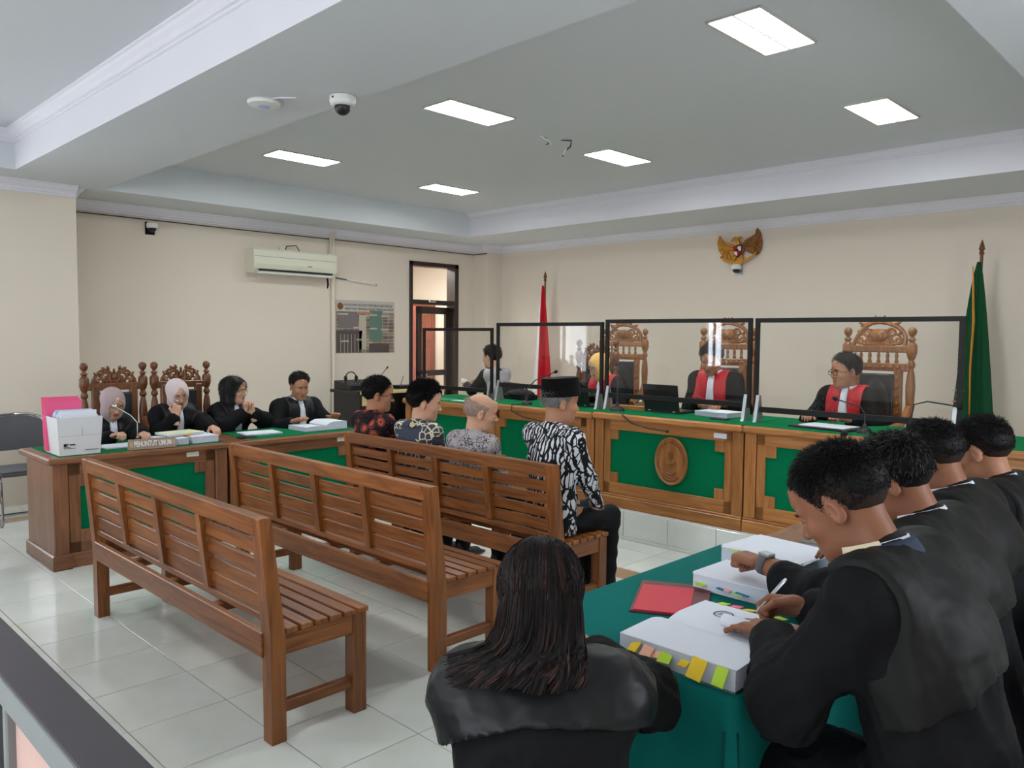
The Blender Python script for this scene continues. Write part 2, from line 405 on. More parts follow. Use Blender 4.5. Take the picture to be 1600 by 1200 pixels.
# white-painted faces of the recess and mouldings
sbox('trim_1', MT['trim'], (RX0, RY1-.006, ZS), (RX1, RY1, ZC))
sbox('trim_2', MT['trim'], (NX0, NY1-.006, ZS), (XR, NY1, ZC))
tn = 2
COR = [(0, 0), (.085, 0), (.085, -.012), (.072, -.018), (.06, -.034), (.04, -.052), (.028, -.066), (.028, -.078), (.014, -.084), (.014, -.098), (0, -.104)]
def cornice(p0, p1, nrm, z, k=1.0, m=None):
    global tn; tn += 1
    mb = MB(); n = len(COR); v = []
    for p in (p0, p1):
        for (a, h) in COR: v.append((p[0]+nrm[0]*a*k, p[1]+nrm[1]*a*k, z+h*k))
    f = [(i, (i+1) % n, n+(i+1) % n, n+i) for i in range(n)] + [tuple(range(n)), tuple(range(2*n-1, n-1, -1))]
    mb.add(v, f); o = mb.build('trim_%d' % tn, m or MT['trim']); o['kind'] = 'structure'; return o
cornice((XL, 2.437), (XL, 8.13), (1, 0), ZS)
cornice((-8.52, YB), (XR, YB), (0, -1), ZS)
cornice((XL, 8.13), (-8.52, 8.13), (0, -1), ZS)
cornice((-8.52, 8.05), (-8.52, YB), (1, 0), ZS)
cornice((-8.07, 1.15), (-8.07, 2.437), (1, 0), ZS)
cornice((-8.07, 2.437), (XL, 2.437), (0, 1), ZS)
cornice((RX0, RY1-.006), (RX1, RY1-.006), (0, -1), ZC, .72)
cornice((NX0, NY1-.006), (XR, NY1-.006), (0, -1), ZC, .95)
cornice((NX0, YR), (NX0, NY1), (1, 0), ZC, .95)
# cable line under the cornice
mb = MB(); mb.tube([(XL+.012, 2.5, 2.775), (XL+.012, 4.2, 2.772), (XL+.012, 6.0, 2.776), (XL+.012, 8.1, 2.772), (-8.5, 8.11, 2.774)], .006, 6)
tag(mb.build('cable', MT['black']), 'thin black cable running along the left wall under the cornice', 'cable')
# ---- door with transom, open leaf and corridor
door = bpy.data.objects.new('door_1', None); COL.objects.link(door); door['kind'] = 'structure'
fw_ = .055
box('frame_post', door, MT['dkbrown'], (XL-.17, DY0, 0), (XL+.02, DY0+fw_, DZ)); box('frame_post', door, MT['dkbrown'], (XL-.17, DY1-fw_-.02, 0), (XL+.02, DY1, DZ))
box('frame_head', door, MT['dkbrown'], (XL-.17, DY0, DZ-.06), (XL+.02, DY1, DZ)); box('transom_rail', door, MT['dkbrown'], (XL-.16, DY0, 2.0), (XL+.015, DY1, 2.065))
box('transom_pane', door, MT['pane'], (XL-.08, DY0+fw_, 2.065), (XL-.074, DY1-fw_, DZ-.06), 0)
leaf = thing('door_leaf', None, None, (XL-.12, DY1-.08, 0), math.radians(13)); leaf.parent = door
for k in ('label', 'category'):
    if k in leaf: del leaf[k]
W = DY1-DY0-.16
mb = MB(); mb.box((-.02, -W, .05), (.02, -W+.09, 1.97), .004); mb.box((-.02, -.09, .05), (.02, 0, 1.97), .004); mb.box((-.02, -W, 1.87), (.02, 0, 1.97), .004); mb.box((-.02, -W, .05), (.02, 0, .25), .004); mb.box((-.02, -W, .98), (.02, 0, 1.06), .004)
mb.build('leaf_frame', MT['dkbrown'], leaf)
box('leaf_pane', leaf, MT['pane'], (-.003, -W+.09, .25), (.003, -.09, 1.87), 0)
mb = MB(); mb.tube([(.02, -W+.05, 1.0), (.06, -W+.05, 1.0), (.06, -W+.16, 1.0)], .009); mb.build('handle', MT['chrome'], leaf, smooth=True)
box('door_closer', door, MT['alu'], (XL+.015, DY0+.34, 2.03), (XL+.04, DY0+.46, 2.055))
# corridor beyond
sbox('floor', MT['tile'], (-12.0, 4.5, -.1), (XL-.2, 9.6, -.002)); sbox('ceiling', MT['ceil'], (-12.0, 4.5, 3.0), (XL-.2, 9.6, 3.1))
sbox('wall_corridor', MT['wall'], (-12.1, 4.5, -.1), (-12.0, 9.6, 3.05)); sbox('wall_corridor', MT['wall'], (-12, 9.5, -.1), (XL-.2, 9.6, 3.05)); sbox('wall_corridor', MT['wall'], (-12, 4.4, -.1), (XL-.2, 4.5, 3.05))
MT['redwood'] = wood('red_brown_panel', srgb(112, 52, 34), srgb(140, 72, 48), 2, .4)
cd = thing('wooden_door', 'red-brown panelled wooden door seen through the open dark-framed doorway', 'door', (-11.62, 9.455, 0))
box('door_panel', cd, MT['redwood'], (-.36, -.03, 0), (.30, .03, 2.15))
for z0, z1 in ((.15, .75), (.85, 1.35), (1.45, 2.0)):
    for x0 in (-.3, .02): box('raised_panel', cd, MT['redwood'], (x0, -.045, z0), (x0+.24, -.02, z1), .01)
cb = thing('wooden_cupboard', 'orange-brown wooden cupboard in the corridor behind the left door post', 'cupboard', (-10.65, 8.10, 0))
box('body', cb, MT['redwood'], (-.25, -.3, 0), (.25, .3, 2.05)); box('cupboard_door', cb, MT['redwood'], (.25, -.28, .05), (.265, .28, 2.0)); 
# ---------------------------------------------------------------- ceiling lights
MT['lampglow'] = emis('lamp_glow', (0.95, 1.0, 0.98, 1), 23.0)
MT['louvre'] = mat('louvre_white', srgb(225, 235, 232), .3)
MT['rust'] = mat('light_frame_edge', srgb(196, 194, 184), .5)
def ceiling_light(x, y, label, group='recessed ceiling lights'):
    t = thing('ceiling_light', label, 'ceiling light', (x, y, ZC), 0, group)
    hx, hy = .15, .325
    mb = MB(); fr = .013
    for s in (-1, 1):
        mb.box((s*hx-fr/2, -hy-fr/2, -.012), (s*hx+fr/2, hy+fr/2, .002), .002); mb.box((-hx, s*hy-fr/2, -.012), (hx, s*hy+fr/2, .002), .002)
    mb.build('frame', MT['rust'], t)
    for s in (-1, 1):
        link('lamp_panel', boxmesh('lamp_panel', hx-.012, 2*hy-.02, .004, MT['lampglow'], 0), t, (s*hx/2, 0, -.004))
        for k in range(6): link('louvre_fin', boxmesh('louvre_fin', hx-.03, .004, .007, MT['louvre'], 0), t, (s*hx/2, -hy+.09+k*.094, -.0095))
    link('divider', boxmesh('divider', .012, 2*hy-.02, .012, MT['louvre'], .001), t, (0, 0, -.007))
ceiling_light(-2.10, 4.05, 'twin-tube ceiling light nearest the camera at top right, largest of the six')
ceiling_light(-2.18, 6.03, 'square-looking ceiling light nearest the green flag on the right')
ceiling_light(-4.40, 4.02, 'recessed ceiling light just right of the big white dome camera')
ceiling_light(-4.48, 5.93, 'recessed ceiling light right of the two dangling wires')
ceiling_light(-6.67, 3.97, 'recessed ceiling light above the air conditioner, leftmost of the six')
ceiling_light(-6.84, 5.93, 'smallest recessed ceiling light, nearest the far room corner')
for x_, w_ in ((-2.1, 'on its right side'), (-4.4, 'in its middle'), (-6.7, 'near the left windows')): ceiling_light(x_, -.55, 'added unseen light of the nearer ceiling bay, ' + w_, 'added lights of the nearer bay')  # three lights added out of view to brighten the foreground floor
# dome camera and detector on the beam
dc = thing('dome_camera', 'white dome security camera hanging from the ceiling beam', 'camera', (-3.87, 2.56, ZS))
MB().lathe([(.062, 0), (.072, -.004), (.074, -.03), (.068, -.048), (.056, -.056)], n=20).build('housing', MT['white'], dc, smooth=True)
MB().ell((0, 0, -.062), (.046, .046, .045), n=18, m=10).build('lens_dome', MT['black'], dc, smooth=True)
MB().tube([(0.01, -.055, -.02), (.01, -.073, -.022)], .008).build('screw', MT['ink'], dc)
sd = thing('ceiling_access_point', 'flat round white device on the ceiling beam left of the dome camera', 'access point', (-4.28, 2.30, ZS))
MB().lathe([(.085, 0), (.095, -.01), (.088, -.026), (.05, -.034), (.0, -.036)], n=22).build('shell', MT['white'], sd, smooth=True)
MB().lathe([(.04, -.0335), (.03, -.038), (0, -.039)], n=16).build('light_ring', mat('pale_blue_ring', srgb(170, 190, 235), .4), sd, smooth=True)
MB().tube([(0.085, .0, -.004), (.14, .03, -.004), (.2, .09, -.004)], .004, 6).build('cable_duct', MT['trim'], sd)
def dangle(x, y, pts, label):
    t = thing('dangling_wire', label, 'wire', (x, y, ZC), 0, 'loose wires on the ceiling')
    MB().tube(pts[0], .006, 6).build('wire', MT['black'], t, smooth=True)
    MB().tube(pts[1], .006, 6).build('wire', MT['white'], t, smooth=True)
dangle(-4.48, 4.88, ([(0, 0, 0), (.03, .03, -.02), (.05, .05, -.06), (.03, .03, -.07)], [(0, 0, 0), (.06, .04, -.05), (.07, .05, -.075)]), 'short loose wire poking out of the ceiling, left of two')
dangle(-4.40, 5.10, ([(-.05, 0, 0), (.03, .04, -.01), (.03, .03, -.06), (-.01, 0, -.1), (-.03, 0, -.14)], [(.01, 0, -.08), (-.015, -.01, -.13)]), 'longer bent black wire dangling from the ceiling, right of two')
# wall cameras
def wallcam(name, label, loc, rotz):
    t = thing(name, label, 'camera', loc, rotz)     # local: wall behind at y=0, camera toward -y
    box('bracket', t, MT['blackm'] if loc[0] < -8 else MT['alu'], (-.05, -.012, -.085), (.05, 0, .05), .003)
    MB().lathe([(.05, .035), (.06, .02), (.06, -.005), (.05, -.02)], (0, -.07, 0), 16).build('housing', MT['white'], t, smooth=True)
    MB().ell((0, -.07, -.022), (.042, .042, .042), n=14, m=8).build('lens_dome', MT['black'], t, smooth=True)
wallcam('wall_camera', 'small white security camera with black dome on the left wall near the pillar', (XL, 3.38, 2.70), math.radians(90))
wallcam('wall_camera', 'small grey security camera mounted right under the golden emblem', (-4.60, YB, 2.375), 0)
# ================================================================ BENCHES
def make_bench(label, x0, y0):
    """x0 = near end, y0 = rear face; bench runs to -x, faces +y"""
    L, D, HB, HSE = 1.96, 0.475, 0.876, 0.44; lw = .065
    t = thing('bench', label, 'bench', (x0, y0, 0), 0, 'slatted wooden benches')
    X, Y, Z = MT['teakx'], MT['teaky'], MT['teakz']
    lean = .045
    for xa in (-L, -lw):          # rear posts lean back slightly above the seat
        mb = MB(); a0, a1 = xa, xa+lw
        prof = [(.0+lean, 0), (.0+lean*.95, HSE*.9), (0, HB-.004), (0.004, HB), (lw-.02, HB), (lw-.016, HB-.004), (lw+lean*.9, HSE*.9), (lw+lean*.9, 0)]
        mb.prism(prof, a0, a1, 'yz'); mb.build('leg', Z, t)
        box('leg', t, Z, (a0, D-lw, 0), (a1, D, HSE-.012))
        box('stretcher', t, Y, (a0+.015, lw+lean-.01, .105), (a1-.015, D-lw+.005, .15))
        box('side_rail', t, Y, (a0+.008, lw+lean-.01, HSE-.105), (a1-.008, D-lw+.005, HSE-.02))
    box('rear_rail', t, X, (-L+lw-.01, .035, HSE-.115), (-lw+.01, .065, HSE-.015))
    box('front_rail', t, X, (-L+lw-.01, D-.045, HSE-.1), (-lw+.01, D-.012, HSE-.022))
    for x in (-L*.27, -L*.5, -L*.73): box('seat_bearer', t, Y, (x-.025, .06, HSE-.06), (x+.025, D-.02, HSE-.022))
    n = 6; y = .105; w = .053; gap = (D-.105+.008-n*w)/(n-1)
    for k in range(n):
        yy = y+k*(w+gap); box('seat_slat', t, X, (-L+.0, yy, HSE-.022), (0.004, yy+w, HSE), .003)
    # back: rails, mullions, slats following the lean
    def yb(z): return lean*(1-(z-HSE*.9)/(HB-HSE*.9))
    box('top_rail', t, X, (-L+lw-.02, .002, HB-.07), (-lw+.02, .05, HB), .004)
    zz = [HB-.07]; mull = [-L+lw + (L-2*lw)*k/4 for k in range(5)]
    for k in (1, 2, 3):
        mb = MB(); x = mull[k]
        mb.prism([(yb(HSE+.06)-.004, HSE+.06), (-.004, HB-.065), (.04, HB-.065), (yb(HSE+.06)+.04, HSE+.06)], x-.022, x+.022, 'yz'); mb.build('mullion', Z, t)
    rows = [(.505, .06), (.578, .055), (.651, .055), (.724, .055)]
    for (zc, h) in rows:
        for k in range(4):
            a0 = mull[k]+(.018 if k else -.01); a1 = mull[k+1]-(.018 if k < 3 else -.01); yy = yb(zc)
            box('back_slat', t, X, (a0, yy+.012, zc), (a1, yy+.032, zc+h), .003)
    box('lower_back_rail', t, X, (-L+lw-.01, yb(.49)+.008, HSE+.025), (-lw+.01, yb(.49)+.038, .493), .003)
    return t
make_bench('empty slatted wooden bench nearest the camera at left', -2.665, 1.395)
make_bench('empty slatted wooden bench in the middle of the three', -2.715, 2.245)
make_bench('slatted wooden bench on which the four men in patterned shirts sit', -2.735, 3.105)

# ================================================================ JUDGES' DESK
ZD = .965; YF = 4.985
def judge_desk(x0, x1, ztop, label, medallion=False, sticker=None):
    t = thing('judge_desk', label, 'desk', (x0, YF, 0.22), 0, "judges' desk units")
    W = x1-x0; zt = ztop-.22; X, Z = MT['oakx'], MT['oakz']
    box('carcass', t, Z, (.01, .03, .0), (W-.01, .62, zt-.06), 0)
    box('plinth', t, X, (.0, -.018, 0), (W, .06, .085), .006)
    box('plinth_cap', t, X, (.002, -.008, .085), (W-.002, .05, .1), .004)
    for a in (0, W-.09): box('pilaster', t, Z, (a+.004, -.004, .1), (a+.086, .05, zt-.055), .005)
    box('top_rail', t, X, (.09, .008, zt-.135), (W-.09, .045, zt-.055), .003); box('bottom_rail', t, X, (.09, .008, .1), (W-.09, .045, .19), .003)
    for a in (.09, W-.09-.06): box('stile', t, Z, (a, .008, .1), (a+.06, .045, zt-.055), .003)
    b = .075
    for a in (.15, W-.15-b):
        for z in (.19, zt-.135-b): box('corner_block', t, Z, (a-.003, .01, z-.003), (a+b, .043, z+b+.003), .002)
    box('felt_panel', t, MT['feltd'], (.1, .022, .11), (W-.1, .034, zt-.06), 0)
    tp = box('desk_top', t, X, (.0, -.045, zt-.055), (W, .72, zt-.004), .014)
    box('felt_top', t, MT['felt'], (.004, -.02, zt-.006), (W-.004, .69, zt), .001)
    if medallion:
        md = MB(); cx, cz = .72, .64-.22; a, bb = .14, .18
        ring = lambda k, y: [(cx+a*k*math.cos(2*math.pi*i/40), y, cz+bb*k*math.sin(2*math.pi*i/40)) for i in range(40)]
        P = [ring(1.0, .012), ring(1.0, -.004), ring(.97, -.01), ring(.92, -.008), ring(.9, -.004), ring(.7, -.004), ring(.68, -.008), ring(.65, -.008), ring(.63, -.004), ring(.02, -.004)]
        v = [q for r in P for q in r]; f = [(i*40+j, i*40+(j+1) % 40, (i+1)*40+(j+1) % 40, (i+1)*40+j) for i in range(len(P)-1) for j in range(40)] + [tuple(range(len(v)-40, len(v)))]
        md.add(v, f); pl = md.build('medallion', MT['oakz'], t, smooth=True); tag(pl, 'carved oval wooden medallion')
        mb = MB()
        for i in range(26):
            an = math.radians(200-i*8.4) ; kx = a*.8; kz = bb*.8
            c = Vector((cx+kx*math.cos(an), -.006, cz+kz*math.sin(an))); R = Matrix.Rotation(-(an-math.pi/2), 3, 'Y')
            mb.box(c-Vector((.004, .004, .011)), c+Vector((.004, .004, .011)), .001, R=R)
        for i in range(9):
            an = math.radians(232+i*9.5); c = Vector((cx+a*.8*math.cos(an), -.006, cz+bb*.8*math.sin(an))); R = Matrix.Rotation(-(an-math.pi/2), 3, 'Y')
            mb.box(c-Vector((.009, .004, .004)), c+Vector((.009, .004, .004)), .001, R=R)
        mb.build('relief_ring', MT['carve'], pl)
        mb = MB()
        sh = [(-.022, .04), (.022, .04), (.024, .005), (.012, -.02), (0, -.028), (-.012, -.02), (-.024, .005)]
        mb.prism([(cx+p[0], cz+.03+p[1]) for p in sh], -.012, -.003)
        mb.tube([(cx-.05, -.007, cz-.01), (cx-.02, -.009, cz-.02), (cx+.02, -.009, cz-.02), (cx+.05, -.007, cz)], .005, 6); mb.tube([(cx+.05, -.007, cz-.02), (cx+.02, -.008, cz+.0)], .004, 6)
        mb.tube([(cx, -.008, cz), (cx, -.008, cz-.05)], .004, 6); mb.tube([(cx-.05, -.006, cz-.075), (cx-.02, -.009, cz-.092), (cx+.02, -.009, cz-.092), (cx+.05, -.006, cz-.075)], .006, 6)
        for i in range(9): mb.tube([(cx-.016+.004*i, -.0125, cz+.06-.003*(i % 3)), (cx-.016+.004*i, -.0125, cz+.02)], .0012, 4)
        mb.build('relief_emblem', MT['carve'], pl)
    if sticker is not None: box('inventory_sticker', t, MT['paper'], (sticker, .003, zt-.115), (sticker+.1, .009, zt-.08), 0)
    return t
judge_desk(-6.42, -5.205, .925, "wooden desk unit with green felt front, leftmost of the judges' row")
judge_desk(-5.20, -3.955, .955, 'wooden desk unit with green felt front behind the man in the black cap')
judge_desk(-3.95, -2.645, ZD, 'wooden desk unit bearing the carved oval medallion', True, 1.07)
judge_desk(-2.64, -1.335, ZD, 'wooden desk unit in front of the right-hand judge')
judge_desk(-1.33, -.40, ZD, 'wooden desk unit at the right end, mostly hidden by the seated men in robes')

# ================================================================ PROSECUTORS' DESKS (run along y, front faces +x)
ZP = .745
def pros_desk(y0, y1, label, sticker, bare=0.0):
    t = thing('prosecutor_desk', label, 'desk', (-5.66, y0, 0), 0, "prosecutors' desks")
    W = y1-y0; Y, Z = MT['brny'], MT['brnz']
    box('carcass', t, Z, (-.62, .02, 0), (-.04, W-.02, ZP-.05), 0)
    for a in (0.0, W-.1): 
        box('end_post', t, Z, (-.6, a+.004, .0), (-.002, a+.096, ZP-.045), .006)
        box('plinth', t, Y, (-.61, a-(.012 if a == 0 and not bare else 0), 0), (.02, a+(.112 if a == 0 else .1), .1), .008)
    box('base_rail', t, Y, (-.06, .1, 0), (-.004, W-.1, .1), .004)
    box('top_rail', t, Y, (-.05, .1, ZP-.13), (-.012, W-.1, ZP-.045), .003); box('bottom_rail', t, Y, (-.05, .1, .1), (-.012, W-.1, .17), .003)
    for a in (.1, W-.17): box('stile', t, Z, (-.05, a, .1), (-.012, a+.07, ZP-.045), .003)
    for a in (.17, W-.17-.075):
        for z in (.17, ZP-.13-.075): box('corner_block', t, Z, (-.05, a-.003, z-.003), (-.014, a+.075, z+.078), .002)
    box('felt_panel', t, MT['feltd'], (-.04, .11, .12), (-.026, W-.11, ZP-.06), 0)
    box('desk_top', t, Y, (-.66, (-.03 if not bare else 0), ZP-.045), (.035, W+(.0), ZP-.004), .012)
    box('felt_top', t, MT['felt'], (-.62, .045+bare, ZP-.006), (-.03, W-.02, ZP), .001)
    box('glass_sheet', t, MT['pane'], (-.64, .0, ZP), (.0, W-.02, ZP+.003), 0) if False else None
    box('inventory_sticker', t, MT['cream'], (-.013, sticker, ZP-.085), (-.0085, sticker+.09, ZP-.05), 0)
pros_desk(1.53, 2.72, 'brown wooden desk with green felt carrying the white document box', .88)
pros_desk(2.735, 3.95, 'brown wooden desk with green felt carrying the open thick book', .95, .14)

# ================================================================ ORNATE CHAIRS
POST = [(.03, 0), (.03, .42), (.024, .44), (.028, .46), (.02, .5), (.026, .58), (.032, .66), (.026, .72), (.02, .76), (.027, .78), (.02, .795), (.03, .81)]
def scroll(cx, cz, r0, turns, a0, sgn, n=22, y=0.0):
    pts = []
    for i in range(n):
        u = i/(n-1); r = r0*(1-u*.85); an = a0+sgn*turns*2*math.pi*u; pts.append((cx+r*math.cos(an), y, cz+r*math.sin(an)))
    return pts
def crest_prosecutor(mb):
    for s in (-1, 1):
        def T(P): return [(s*p[0], p[1], p[2]) for p in P]
        mb.tube(T(scroll(.06, .055, .045, 1.3, -1.6, 1)), [.014-.0003*i for i in range(22)], 6); mb.tube(T(scroll(.125, .04, .035, 1.3, -1.8, 1)), [.013-.0003*i for i in range(22)], 6)
        mb.tube(T([(.17, 0, .0), (.165, 0, .03), (.14, 0, .05), (.15, 0, .07)]), [.012, .011, .009, .004], 6); mb.tube(T([(.02, 0, 0), (.035, 0, .05), (.03, 0, .09), (.06, 0, .115)]), [.014, .012, .01, .005], 6)
        for (x, z, a, b, th) in ((.075, .115, .03, .013, .5), (.1, .1, .028, .012, -.2), (.045, .125, .02, .012, 1.0), (.12, .08, .022, .01, .4), (.15, .075, .018, .009, 1.1), (.09, .03, .03, .012, .2), (.035, .02, .025, .014, .8), (.14, .01, .03, .01, 0)):
            mb.ell((s*x, 0, z), (a, .013, b), R=Matrix.Rotation(-s*th, 3, 'Y'), n=8, m=6)
    mb.prism([(-.1, .0), (.1, .0), (.07, .05), (.03, .085), (-.03, .085), (-.07, .05)], .0, .01)
    mb.ell((0, -.006, .05), (.022, .016, .03), n=10, m=6); mb.ell((0, 0, .1), (.012, .012, .022), n=8, m=6); mb.ell((0, 0, .015), (.05, .014, .014), n=8, m=6)
def crest_judge(mb):
    W = .185
    arc = [(-W, 0, .0)] + [(-W*1.0*math.cos(a)*(1-.12*math.sin(2*a)), 0, .02+.165*math.sin(a)) for a in [math.pi*k/24 for k in range(25)]] + [(W, 0, .0)]
    mb.tube(arc, .017, 6)
    for s in (-1, 1):
        def T(P): return [(s*p[0], p[1], p[2]) for p in P]
        for (cx, cz, r, a0, sg) in ((.115, .06, .045, -1.0, 1), (.14, .045, .03, .5, -1), (.09, .1, .035, 2.4, -1), (.075, .04, .03, -2.0, 1)):
            mb.tube(T(scroll(cx, cz, r, 1.3, a0, sg)), [.0125-.0003*i for i in range(22)], 6)
        for (x, z, a, b, th) in ((.1, .165, .045, .018, -.25), (.13, .175, .03, .012, .3), (.06, .19, .04, .016, .5), (.15, .1, .03, .01, 1.2), (.05, .02, .04, .012, 0), (.12, .02, .035, .01, .2), (.03, .215, .022, .012, 1.2)):
            mb.ell((s*x, 0, z), (a, .014, b), R=Matrix.Rotation(-s*th, 3, 'Y'), n=8, m=6)
    mb.prism([(-.075, .0), (.075, .0), (.085, .06), (.06, .13), (-.06, .13), (-.085, .06)], .0, .012)
    for k in range(-3, 4): mb.ell((k*.015, 0, .205-abs(k)*.006), (.007, .012, .03), R=Matrix.Rotation(k*.12, 3, 'Y'), n=8, m=6)
    mb.ell((0, -.008, .085), (.062, .014, .05), n=16, m=8); mb.box((-.035, -.03, .055), (.035, 0, .11), .006); mb.ell((0, -.03, .083), (.022, .008, .02), n=10, m=6)
    mb.ell((0, 0, .008), (.12, .014, .012), n=10, m=6)
def ornate_chair(label, loc, rotz, kind):
    """local: faces -y, seat centre at origin, z=0 floor"""
    t = thing('carved_chair', label, 'chair', loc, rotz, 'tall carved wooden chairs')
    m = MT['carve2'] if kind == 'p' else MT['carve']
    w = .232 if kind == 'p' else .235; bk = .24; H = 1.31 if kind == 'p' else 1.43
    box('seat', t, MT['leather'], (-.22, -.24, .42), (.22, .22, .49), .02); box('seat_frame', t, m, (-.25, -.26, .35), (.25, .25, .42), .008)
    for s in (-1, 1):
        mb = MB(); px = s*w
        zt = H-.3
        prof = [(.034, 0), (.034, .46), (.018, .49), (.03, .505), (.03, .52), (.019, .54), (.02, .58), (.031, .72), (.034, .8), (.026, .87), (.016, .905), (.028, .92), (.028, .935), (.017, .955), (.03, .975), (.03, .985)]
        k = (H-.21)/.985
        prof = [(r, z*k) for r, z in prof] + [(.034, H-.205), (.038, H-.19), (.038, H-.135), (.03, H-.122), (.016, H-.108), (.027, H-.097), (.027, H-.09), (.015, H-.078), (.014, H-.068), (.026, H-.055), (.032, H-.036), (.03, H-.018), (.018, H-.004), (.004, H)]
        mb.lathe(prof, (px, bk, 0), 12); mb.build('back_post', m, t, smooth=True)
        MB().lathe([(.026, 0), (.03, .1), (.022, .14), (.03, .24), (.034, .35)], (s*.225, -.22, 0), 12).build('front_leg', m, t, smooth=True)
        mb = MB(); mb.tube([(s*.232, bk, .84), (s*.235, .14, .76), (s*.238, .0, .71), (s*.238, -.2, .70), (s*.238, -.26, .67)], [.026, .03, .03, .03, .028], 8)
        mb.tube([(s*.236, -.2, .42), (s*.238, -.2, .7)], .026, 8); mb.build('armrest', m, t, smooth=True)
        box('arm_panel', t, m, (s*.238-.012, -.18, .42), (s*.238+.012, .22, .66), .004)
        box('back_stile', t, m, (s*.15-.028, bk-.03, .42), (s*.15+.028, bk+.02, H-.2 if kind == 'p' else H-.3), .006)
    zr = H-.2 if kind == 'p' else H-.3
    box('back_rail', t, m, (-w, bk-.025, zr-.03), (w, bk+.02, zr+.03), .006); box('lower_back_rail', t, m, (-w, bk-.025, .46), (w, bk+.02, .53), .006)
    mb = MB(); mb.box((-.128, bk-.04, .53), (.128, bk+.005, zr-.05), .02); mb.ell((0, bk-.03, (zr+.48)/2), (.118, .022, (zr-.58)/2), n=16, m=10); mb.build('back_cushion', MT['leather'], t, smooth=True)
    if kind == 'j':
        for k in range(5): MB().lathe([(.012, 0), (.016, .012), (.009, .03), (.014, .055), (.008, .08)], (-.13+.065*k, bk, zr+.03), 8).build('spindle', m, t, smooth=True)
        box('upper_back_rail', t, m, (-w, bk-.022, zr+.11), (w, bk+.02, zr+.16), .006)
        mb = MB(); crest_judge(mb); mb.build('crest', m, t, (0, bk, zr+.155), smooth=True)
        mb = MB()
        for k in range(7): mb.ell((-.15+.05*k, bk-.03, zr+.0), (.02, .012, .016), n=8, m=6)
        for s in (-1, 1):
            for k in range(9): mb.ell((s*.15, bk-.034, .52+k*(zr-.6)/8), (.013, .01, .022), R=Matrix.Rotation(.5*s, 3, 'Y'), n=8, m=6)
        mb.build('carved_border', m, t, smooth=True)
    else:
        mb = MB(); crest_prosecutor(mb); mb.build('crest', m, t, (0, bk, zr+.03), smooth=True)
    return t
# prosecutors face +x -> rotate local -y to +x : +90 deg
ornate_chair('dark carved wooden chair behind the woman in the mauve headscarf', (-6.76, 2.375, 0), math.radians(90), 'p')
ornate_chair('dark carved wooden chair behind the woman in the pale pink headscarf', (-6.76, 2.935, 0), math.radians(90), 'p')
ornate_chair('tall carved chair with round crest behind the right-hand judge', (-2.22, 6.01, .22), math.radians(0), 'j')
ornate_chair('tall carved chair behind the middle judge reading papers', (-3.49, 6.02, .22), math.radians(2), 'j')
ornate_chair('empty tall carved chair standing turned between two judges', (-5.0, 6.66, .22), math.radians(20), 'j')
ornate_chair('lower carved chair behind the judge in the yellow headscarf', (-4.93, 6.0, .22), math.radians(0), 'p')

def plain_chair(name, label, loc, rotz, seat_m, hb=.86, group=None):
    t = thing(name, label, 'chair', loc, rotz, group)
    box('seat', t, seat_m, (-.22, -.22, .41), (.22, .22, .46), .018)
    mb = MB(); mb.box((-.2, .2, .54), (.2, .235, hb), .015); mb.build('backrest', seat_m, t)
    for s in (-1, 1):
        MB().tube([(s*.2, .22, 0), (s*.2, .21, .42), (s*.18, .235, hb-.1)], .012, 8).build('leg', MT['black'], t, smooth=True)
        MB().tube([(s*.2, -.2, 0), (s*.19, -.19, .42)], .012, 8).build('leg', MT['black'], t, smooth=True)
    return t
# chrome cantilever chair at the far left
cc = thing('cantilever_chair', 'grey upholstered chrome cantilever chair at the far left beside the desk', 'chair', (-7.42, 1.80, 0), math.radians(90))
mb = MB(); mb.grid([[(x, -.22+.44*j/8+0, .44+.025*math.sin(math.pi*j/8)*math.sin(math.pi*(x+.21)/.42)) for x in (-.21, -.19, -.1, 0, .1, .19, .21)] for j in range(9)])
mb.box((-.21, -.22, .40), (.21, .22, .44), .012); mb.build('seat', MT['greyf'], cc, smooth=True)
mb = MB(); P0 = []; P1 = []
for i in range(9):
    x = -.205+.41*i/8; top = .85-.05*(abs(x)/.205)**3
    P0.append([(x, .235-.03*(1-(x/.205)**2)*0+.02*(z/5)-.05*(x/.205)**2, .56+(top-.56)*z/5) for z in range(6)])
mb.grid(P0); mb.grid([[(p[0], p[1]+.025, p[2]) for p in r] for r in P0])
bkr = mb.build('backrest', MT['greyf'], cc, smooth=True)
mb = MB()
for s in (-1, 1): mb.tube([(s*.215, .24, .0125), (s*.215, -.2, .0125), (s*.215, -.235, .03), (s*.215, -.225, .2), (s*.215, -.2, .38), (s*.215, -.17, .41), (s*.215, .15, .41), (s*.215, .2, .45), (s*.215, .19, .6), (s*.212, .2, .78), (s*.18, .225, .835), (s*.1, .25, .86), (0, .258, .865)], .0115, 8)
mb.tube([(-.215, .24, .0125), (.215, .24, .0125)], .0115, 8); mb.build('chrome_frame', MT['chrome'], cc, smooth=True)

